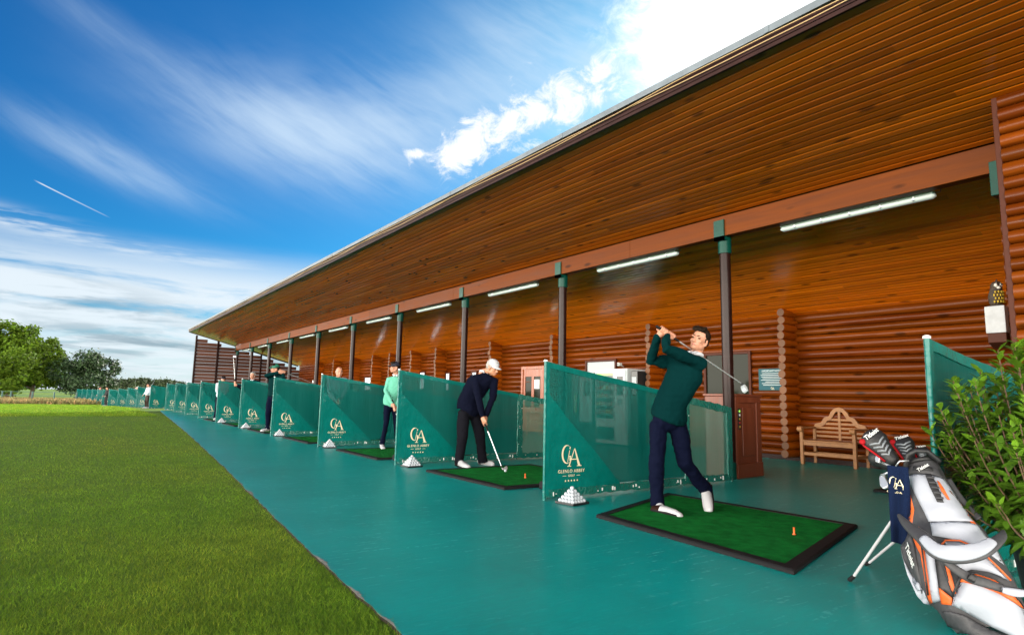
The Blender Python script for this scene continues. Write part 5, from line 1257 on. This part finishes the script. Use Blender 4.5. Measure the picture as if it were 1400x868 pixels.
strap('strap_pad', [(342, 492, 2.935), (400, 540, 2.84), (480, 551, 2.78), (560, 535, 2.785), (612, 505, 2.82)], (.020, .036), .010, 'bag_white', s1)
s2 = strap('shoulder_strap', [(405, 560, 2.86), (450, 600, 2.82), (520, 645, 2.78), (590, 668, 2.76), (660, 690, 2.74), (740, 700, 2.72)], (.010, .022), .008, 'bag_grey', bag)
strap('strap_pad', [(650, 694, 2.725), (700, 704, 2.715), (745, 706, 2.71)], (.012, .018), .007, 'bag_white', s2)
strap('buckle', [(520, 640, 2.765), (545, 655, 2.755)], (.016, .018), .010, 'bag_black', s2)
strap('side_strap', [(440, 268, 3.3), (480, 330, 3.24), (530, 390, 3.18), (560, 420, 3.14)], (.016, .016), .006, 'bag_grey', bag)
# rim, handle, divider of the top
mb = MB(); l, r_, d = tab(-.02); n = 28; mb.tube([BT-bz*.025+bx*((r_ if math.cos(a) > 0 else -l)*math.cos(a))+by*((d if math.sin(a) > 0 else .10)*math.sin(a)) for a in [2*math.pi*k/n for k in range(n)]], .014, 8, closed=True); mb.build('rim', 'bag_black', bag, True, world=bagw)
mb = MB(); mb.capsule([BT-bz*.0+bx*-.075+by*.07, BT-bz*.045+bx*-.04+by*.115, BT-bz*.055+by*.125, BT-bz*.045+bx*.05+by*.115, BT-bz*.0+bx*.085+by*.07], .014, 10); mb.build('grab_handle', 'bag_black', bag, True, world=bagw)
mb = MB(); mb.ell(BT-bz*.012+by*.03, (.06, .04, .02), (bx, by, bz)); mb.build('red_lining', 'red_cloth', bag, True, world=bagw)
lf = G(1162, 795); lt = surf(-.12, .16, -.02); lf2 = lf+Vector((.48, .13, 0)); lt2 = BT+bz*(.16*BL)+bx*.09-by*.06
for a, b in ((lf, lt), (lf2, lt2)):
    mb = MB(); e = (b-a).normalized(); mb.tube([a+e*.035, b], .0085, 10); lg = mb.build('leg', 'white_leather', bag, 'auto', world=bagw)
    mb = MB(); mb.capsule([a+Vector((0, 0, .013)), a+e*.05], [.013, .0115], 10); mb.build('foot', 'black_rubber', lg, True, world=bagw)
# clubs standing in the bag
def cover(label, tip, base, wd, dp):
    t = thing('golf_club', label, 'golf club', base, 0, 'clubs with black head covers in the bag'); w = tuple(base); d = (tip-base).normalized(); n_ = by-d*by.dot(d); n_.normalize(); s_ = d.cross(n_); L = (tip-base).length
    if s_.dot(rgt) < 0: s_ = -s_
    mb = MB(); mb.tube([base-d*.02, base-d*.30], .0055, 8); mb.build('shaft', 'dark_steel', t, True, world=w)
    mb = MB(); mb.capsule([base, base+d*L*.22, base+d*L*.5, base+d*L*.8, tip], [(wd*.52, dp*.6), (wd*.60, dp*.62), (wd*.78, dp*.78), (wd, dp), (wd*.92, dp*.8)], 18, ref=s_); cv = mb.build('head_cover', 'bag_black', t, True, world=w)
    mb = MB(); mb.tube([base+d*L*.05-s_*wd*.56+n_*dp*.2, base+d*L*.5-s_*wd*.80+n_*dp*.28, base+d*L*.85-s_*wd*1.02+n_*dp*.3, tip-s_*wd*.9+n_*dp*.3], .006, 6); mb.build('red_trim', 'red_cloth', cv, True, world=w)
    mb = MB(); q = [(tip+d*wd*.2)-s_*wd*.9+n_*dp*.5]; mb.ell(q[0]-d*.02, (.018, .018, .012), (s_, d, n_)); mb.build('red_tab', 'red_cloth', cv, True, world=w)
    for i in range(4):
        o_ = base+d*L*(.20+.15*i); k = wd*(.42+.07*i); zz = dp*(.62+.08*i)*1.0
        mb = MB(); mb.tube([o_-s_*k+n_*(zz*.80)+d*.012, o_-s_*k*.4+n_*(zz*1.0), o_+n_*(zz*1.05)-d*.012, o_+s_*k*.4+n_*(zz*1.0), o_+s_*k+n_*(zz*.80)+d*.012], .0055, 6); mb.build('chevron', 'silver_print', cv, True, world=w)
    text('lettering', 'Titleist', wd*.56, tip-d*L*.03+n_*dp*1.0-Vector(w), (s_+d*.12).normalized(), (d-s_*.12).normalized(), 'print_white', cv, .0008, .9, .25)
def Z8(x, y, z): return J(1140+x/2.819, 560+y/2.819, z)
cover('club with the largest black head cover, leftmost of three in the golf bag', Z8(146, 104, 3.62), Z8(226, 192, 3.50), .068, .050)
cover('club with a mid sized black head cover, middle of three in the golf bag', Z8(266, 122, 3.66), Z8(294, 194, 3.54), .056, .042)
cover('club with the smallest black head cover, rightmost of three in the golf bag', Z8(338, 156, 3.62), Z8(346, 205, 3.54), .040, .034)
def iron(label, hd, base, hdir):
    t = thing('golf_club', label, 'golf club', hd, 0, 'bare irons in the bag'); w = tuple(hd); d = (hd-base).normalized()
    mb = MB(); mb.tube([base, hd], .006, 8); mb.build('shaft', 'steel', t, True, world=w)
    h = (hdir-d*hdir.dot(d)).normalized(); n_ = d.cross(h); mb = MB(); mb.prism([(-.01, -.016), (.012, -.012), (.062, -.026), (.078, -.012), (.076, .014), (.05, .026), (.004, .02), (-.01, .008)], hd-n_*.008, h, d, .016); mb.build('club_head', 'steel', t, bevel=.004, world=w)
iron('bare steel iron head beside the towel, upper one', Z8(178, 200, 3.55), Z8(240, 226, 3.44), Vector((0, 0, 1))+rgt*.4)
iron('bare steel iron head beside the towel, lower one', Z8(182, 252, 3.50), Z8(236, 232, 3.44), Vector((0, 0, -1))-rgt*.5)
mb = MB(); mb.ell(Z8(168, 188, 3.66), (.05, .05, .05), nu=16, nv=10); mb.capsule([Z8(168, 188, 3.66), Z8(210, 212, 3.56)], [.045, .03], 12); o = mb.build('putter_cover', 'bag_black', None, True); tag(o, 'black rounded club cover behind the towel, left of the three head covers', 'club cover')
# towel
ta = Z8(207, 212, 3.36); tb = Z8(288, 232, 3.30); tb.z = ta.z-.005; H_ = .40; ux = (tb-ta).normalized(); nrm = ux.cross(Vector((0, 0, 1))); nrm = nrm if nrm.dot(vw) > 0 else -nrm; wd = (tb-ta).length
t = thing('towel', 'dark navy towel with small gold crest hanging from the golf bag', 'towel', ta)
mb = MB(); nx, nz = 18, 34; f_ = lambda a, b: Vector(ta)+ux*(wd*(a-.0)+.0)+Vector((0, 0, -H_*b-.012*math.sin(a*3)*b))+nrm*(.014*math.sin(a*9+b*1.5)*(.3+b)+.006*mnoise.noise(Vector((a*4, b*6, 1)))+.01)
vs = [f_(i/nx, k/nz) for i in range(nx+1) for k in range(nz+1)]; fs = [(i*(nz+1)+k, i*(nz+1)+k+1, (i+1)*(nz+1)+k+1, (i+1)*(nz+1)+k) for i in range(nx) for k in range(nz)]
mb.add(vs, fs); o = mb.build('cloth', 'towel_navy', t, True, world=tuple(ta)); m_ = o.modifiers.new('t', 'SOLIDIFY'); m_.thickness = .008; m_.offset = 0
cen = f_(.42, .22)+nrm*.012
e_ = logo(t, 0, 0, 0, .27, cen-Vector(ta), tuple(ux), (0, 0, 1))
text('lettering', 'GLENLO ABBEY', .014, f_(.42, .34)+nrm*.012-Vector(ta), tuple(ux), (0, 0, 1), 'gold', t, .0006)
mb = MB(); mb.tube([ta+ux*.04+nrm*.02, ta+ux*.06+nrm*.03+Vector((0, 0, .03)), ta+ux*.1+Vector((0, 0, .035))], .004, 8); mb.build('clip', 'steel', t, True, world=tuple(ta))

# ------------------------------------------------------------------ shrub in its pot
def leaf_add(V, Fc, T, p, d, n, L, w, tint, curl=.18):
    """folded, pointed leaf of eight corners"""
    d = d.normalized(); s = d.cross(n).normalized(); n = s.cross(d); o = len(V)
    prof = [(0, 0), (.22, .62), (.5, 1.), (.78, .68), (1., 0)]
    mid = [p+d*(L*t)-n*(curl*L*t*t) for t, _ in prof]
    for k in (0, 4): pass
    V.append(mid[0])
    for k in (1, 2, 3):
        V.append(mid[k]-s*(w*prof[k][1])+n*(w*.25*prof[k][1])); V.append(mid[k]); V.append(mid[k]+s*(w*prof[k][1])+n*(w*.25*prof[k][1]))
    V.append(mid[4])
    Fc += [(o, o+2, o+1), (o, o+3, o+2), (o+1, o+2, o+5, o+4), (o+2, o+3, o+6, o+5), (o+4, o+5, o+8, o+7), (o+5, o+6, o+9, o+8), (o+7, o+8, o+10), (o+8, o+9, o+10)]
    T += [tint]*11
def leaf_mesh(name, V, Fc, T, material, parent, w, smooth=True):
    mb = MB(); mb.add(V, Fc); mb.t = T
    me = mb.mesh(name); me.materials.append(MATS[material]); me.transform(Matrix.Translation(-Vector(w)))
    if smooth: me.polygons.foreach_set('use_smooth', [True]*len(me.polygons))
    o = bpy.data.objects.new(name, me); C.objects.link(o); o.parent = parent; return o
pc = Vector((4.22, 1.0, 0))
pt = thing('plant_pot', 'black pot with the leafy shrub, half hidden behind the golf bag', 'plant pot', pc)
mb = MB(); mb.tube([pc+Vector((0, 0, z)) for z in (0, .01, .34, .36, .40, .40, .345)], [.16, .175, .225, .245, .245, .222, .215], 28, caps=True); mb.build('pot', 'terracotta_black', pt, 'auto', world=tuple(pc))
mb = MB(); mb.tube([pc+Vector((0, 0, .345)), pc+Vector((0, 0, .352))], [.215, .21], 24); mb.build('soil', 'soil', pt, world=tuple(pc))
sh = thing('leafy_shrub', 'bushy evergreen shrub with glossy pointed leaves behind the golf bag', 'shrub', pc+Vector((0, 0, .35)))
V = []; Fc = []; T = []; st = MB(); rr = random.Random(11)
stems = []
for i in range(270):
    a = rr.uniform(0, 2*math.pi); rad = rr.uniform(.08, .58); hh = rr.uniform(.20, 1.08)*(1.02-.35*(rad/.6)**2); 
    if i < 5: hh = rr.uniform(.98, 1.10); rad = rr.uniform(.04, .34); a = R(150+35*i)
    top_ = pc+Vector((rad*math.cos(a), rad*math.sin(a), .35+hh)); b0 = pc+Vector((.09*math.cos(a)*rr.random(), .09*math.sin(a)*rr.random(), .35)); m_ = b0.lerp(top_, .5)+Vector((math.cos(a)*.10*rad/.4, math.sin(a)*.10*rad/.4, -.05)); pts = []
    for k in range(15): t = k/14; pts.append(b0*(1-t)**2+m_*(2*t*(1-t))+top_*t*t)
    st.tube(pts, [.0065-.004*k/14 for k in range(15)], 6, mi=0); stems.append(pts)
    L_ = sum((q-p).length for p, q in zip(pts, pts[1:])); nl = int(L_/.016)
    for q in range(nl):
        t = .04+.96*(q+.5)/nl; k = min(int(t*14), 13); p = pts[k].lerp(pts[k+1], t*14-k); d = (pts[k+1]-pts[k]).normalized()
        phi = q*2.4+i; side = d.cross(Vector((math.cos(phi), math.sin(phi), .3))).normalized(); out = (side+d*(.35+.75*max(0, t-.75)*4)+Vector((0, 0, .12))).normalized()
        g = rr.uniform(.55, 1.35); young = max(0, t-.80)*5; tint = (g*(1+.75*young), g*(1+.62*young), g*(1+.2*young))
        if p.x < 3.80 and p.z < .78: continue
        leaf_add(V, Fc, T, p, out, (d+Vector((0, 0, .6))).normalized(), rr.uniform(.060, .120)*(1-.3*young), rr.uniform(.013, .022), tint, rr.uniform(.05, .35))
st.build('stems', 'stem', sh, True, world=tuple(pc+Vector((0, 0, .35)))); leaf_mesh('leaves', V, Fc, T, 'shrub_leaf', sh, pc+Vector((0, 0, .35)))

# ------------------------------------------------------------------ trees, fence
def tree(label, base, clumps, leaf, n, size, trunk_r, group='trees beyond the lawn', name='broadleaf_tree', lump=.35, limbs=True):
    """clumps: (dx, dy, z, rx, rz) lobes in metres round the base"""
    t = thing(name, label, 'tree', base, 0, group); w = tuple(base); rr = random.Random(len(label)+n); mb = MB(); zt_ = max(c[2] for c in clumps)
    top = Vector(base)+Vector((0, 0, zt_*.75)); mb.tube([Vector(base)-Vector((0, 0, .2)), Vector(base).lerp(top, .35)+Vector((.1, 0, 0)), top], [trunk_r, trunk_r*.75, trunk_r*.3], 10)
    for c in clumps:
        e = Vector(base)+Vector((c[0], c[1], c[2])); s_ = Vector(base)+Vector((0, 0, max(.8, c[2]*.45))); mb.tube([s_, s_.lerp(e, .55)+Vector((0, 0, -.2)), e], [trunk_r*.45, trunk_r*.3, trunk_r*.1], 6)
    mb.build('trunk', 'bark', t, True, world=w)
    clumps = [(c[0]*1.1, c[1], c[2]*1.07, c[3]*1.12, c[4]*1.1) for c in clumps]; n = int(n*1.25)
    V = []; Fc = []; T = []; tot = sum(c[3]**2 for c in clumps)
    for c in clumps:
        m_ = int(n*c[3]**2/tot); cc = Vector((base[0]+c[0], base[1]+c[1], base[2]+c[2])); 
        subs = [(rr.gauss(0, 1), rr.gauss(0, 1), rr.gauss(0, 1)) for _ in range(max(5, int(c[3]*9)))]; tc_ = rr.uniform(.85, 1.15)
        for k in range(m_):
            q = rr.choice(subs); v = Vector(q).normalized()*(.62+.38*rr.random()**.5); v = Vector((v.x*c[3], v.y*c[3], v.z*c[4])); jit = Vector((rr.gauss(0, 1), rr.gauss(0, 1), rr.gauss(0, .8)))*c[3]*lump*.5
            p = cc+v+jit; nn = (v.normalized()+Vector((rr.gauss(0, .6), rr.gauss(0, .6), rr.gauss(0, .6)+.4))).normalized(); a = nn.orthogonal().normalized(); b = nn.cross(a); an = rr.uniform(0, 6.28); u = a*math.cos(an)+b*math.sin(an); x = nn.cross(u); s_ = size*rr.uniform(.6, 1.35); o = len(V)
            V += [p-u*s_, p+x*s_*.6+nn*.12*s_, p+u*s_, p-x*s_*.6+nn*.12*s_]; Fc.append((o, o+1, o+2, o+3)); g = rr.uniform(.6, 1.4)*tc_; T += [(g*rr.uniform(.9, 1.15), g, g*rr.uniform(.7, 1.1))]*4
    leaf_mesh('crown', V, Fc, T, leaf, t, base, False); return t
def TP(px, z, dz=0): p = J(px, 545, z); return Vector((p.x, p.y, -.40))
b = TP(14, 96); 
tree('tall broad yellow green tree at the left edge of the lawn', b, [(-3.6, 0, 8.0, 2.4, 1.7), (-1.4, -.5, 9.2, 2.2, 1.5), (1.3, .5, 8.7, 2.1, 1.6), (3.2, 0, 7.7, 1.8, 1.2), (-4.8, 0, 5.6, 2.4, 1.9), (4.4, .5, 6.5, 1.2, .8), (.2, -1, 7.0, 2.6, 1.6)], 'crown_leaf', 9000, .26, .38)
b = TP(42, 90); tree('rounded mid green tree in front of the tall left tree', b, [(-1.2, 0, 5.0, 2.2, 1.7), (1.0, -.4, 5.6, 2.0, 1.6), (2.2, 0, 3.6, 1.9, 1.6), (0, -.5, 3.0, 2.4, 1.7), (-2.4, 0, 3.0, 1.8, 1.7)], 'crown_leaf', 8000, .24, .3)
b = TP(8, 84); tree('low bushy green tree at the far left edge of the photo', b, [(-1.4, 0, 3.6, 2.0, 1.5), (.8, 0, 4.4, 1.7, 1.4), (0, -.5, 2.2, 2.2, 1.5)], 'crown_leaf', 5000, .22, .25)
b = TP(112, 92); tree('round dark green tree standing alone right of the tall trees', b, [(-2.1, 0, 3.6, 1.9, 1.8), (0, -.3, 5.0, 2.1, 1.5), (1.9, 0, 4.3, 1.9, 1.5), (.4, -.6, 2.4, 2.7, 1.6), (2.9, .2, 2.8, 1.2, 1.1)], 'dark_crown_leaf', 9000, .20, .26)
FT = [(143, 150, 3.4, 'first'), (152, 190, 4.0, 'second'), (160, 200, 4.8, 'third'), (168, 190, 5.0, 'fourth'), (177, 205, 5.2, 'fifth'), (186, 190, 5.2, 'sixth'), (195, 205, 5.2, 'seventh'), (204, 195, 5.0, 'eighth'), (213, 200, 5.0, 'ninth'), (221, 190, 4.9, 'tenth'), (230, 200, 4.6, 'eleventh'), (240, 205, 4.6, 'last')]
for px, z, h, o in FT: tree('low tree of the distant row behind the curved dividers, %s from the left' % o, TP(px, z), [(-.9, 0, h*.62, 1.5, h*.24), (.8, 0, h*.70, 1.5, h*.26), (0, -.5, h*.4, 1.9, h*.30)], 'far_leaf', 1300, .28, .16, 'distant tree row')
fb = [TP(-60, 66)]+[TP(px, 66) for px in (-28, 2, 14, 43.5, 73.5, 104)]
t = thing('wire_fence', 'low green post and wire fence in front of the dry grass at the left', 'fence', fb[2]); w = tuple(fb[2])
for p in fb:
    mb = MB(); mb.tube([p, p+Vector((0, 0, 1.1))], .07, 8); mb.build('post', 'fence_green', t, world=w)
for z in (.25, .65, 1.05):
    mb = MB(); mb.tube([p+Vector((0, 0, z)) for p in fb], .022, 6, ref=(0, 0, 1)); mb.build('wire', 'fence_green', t, world=w)
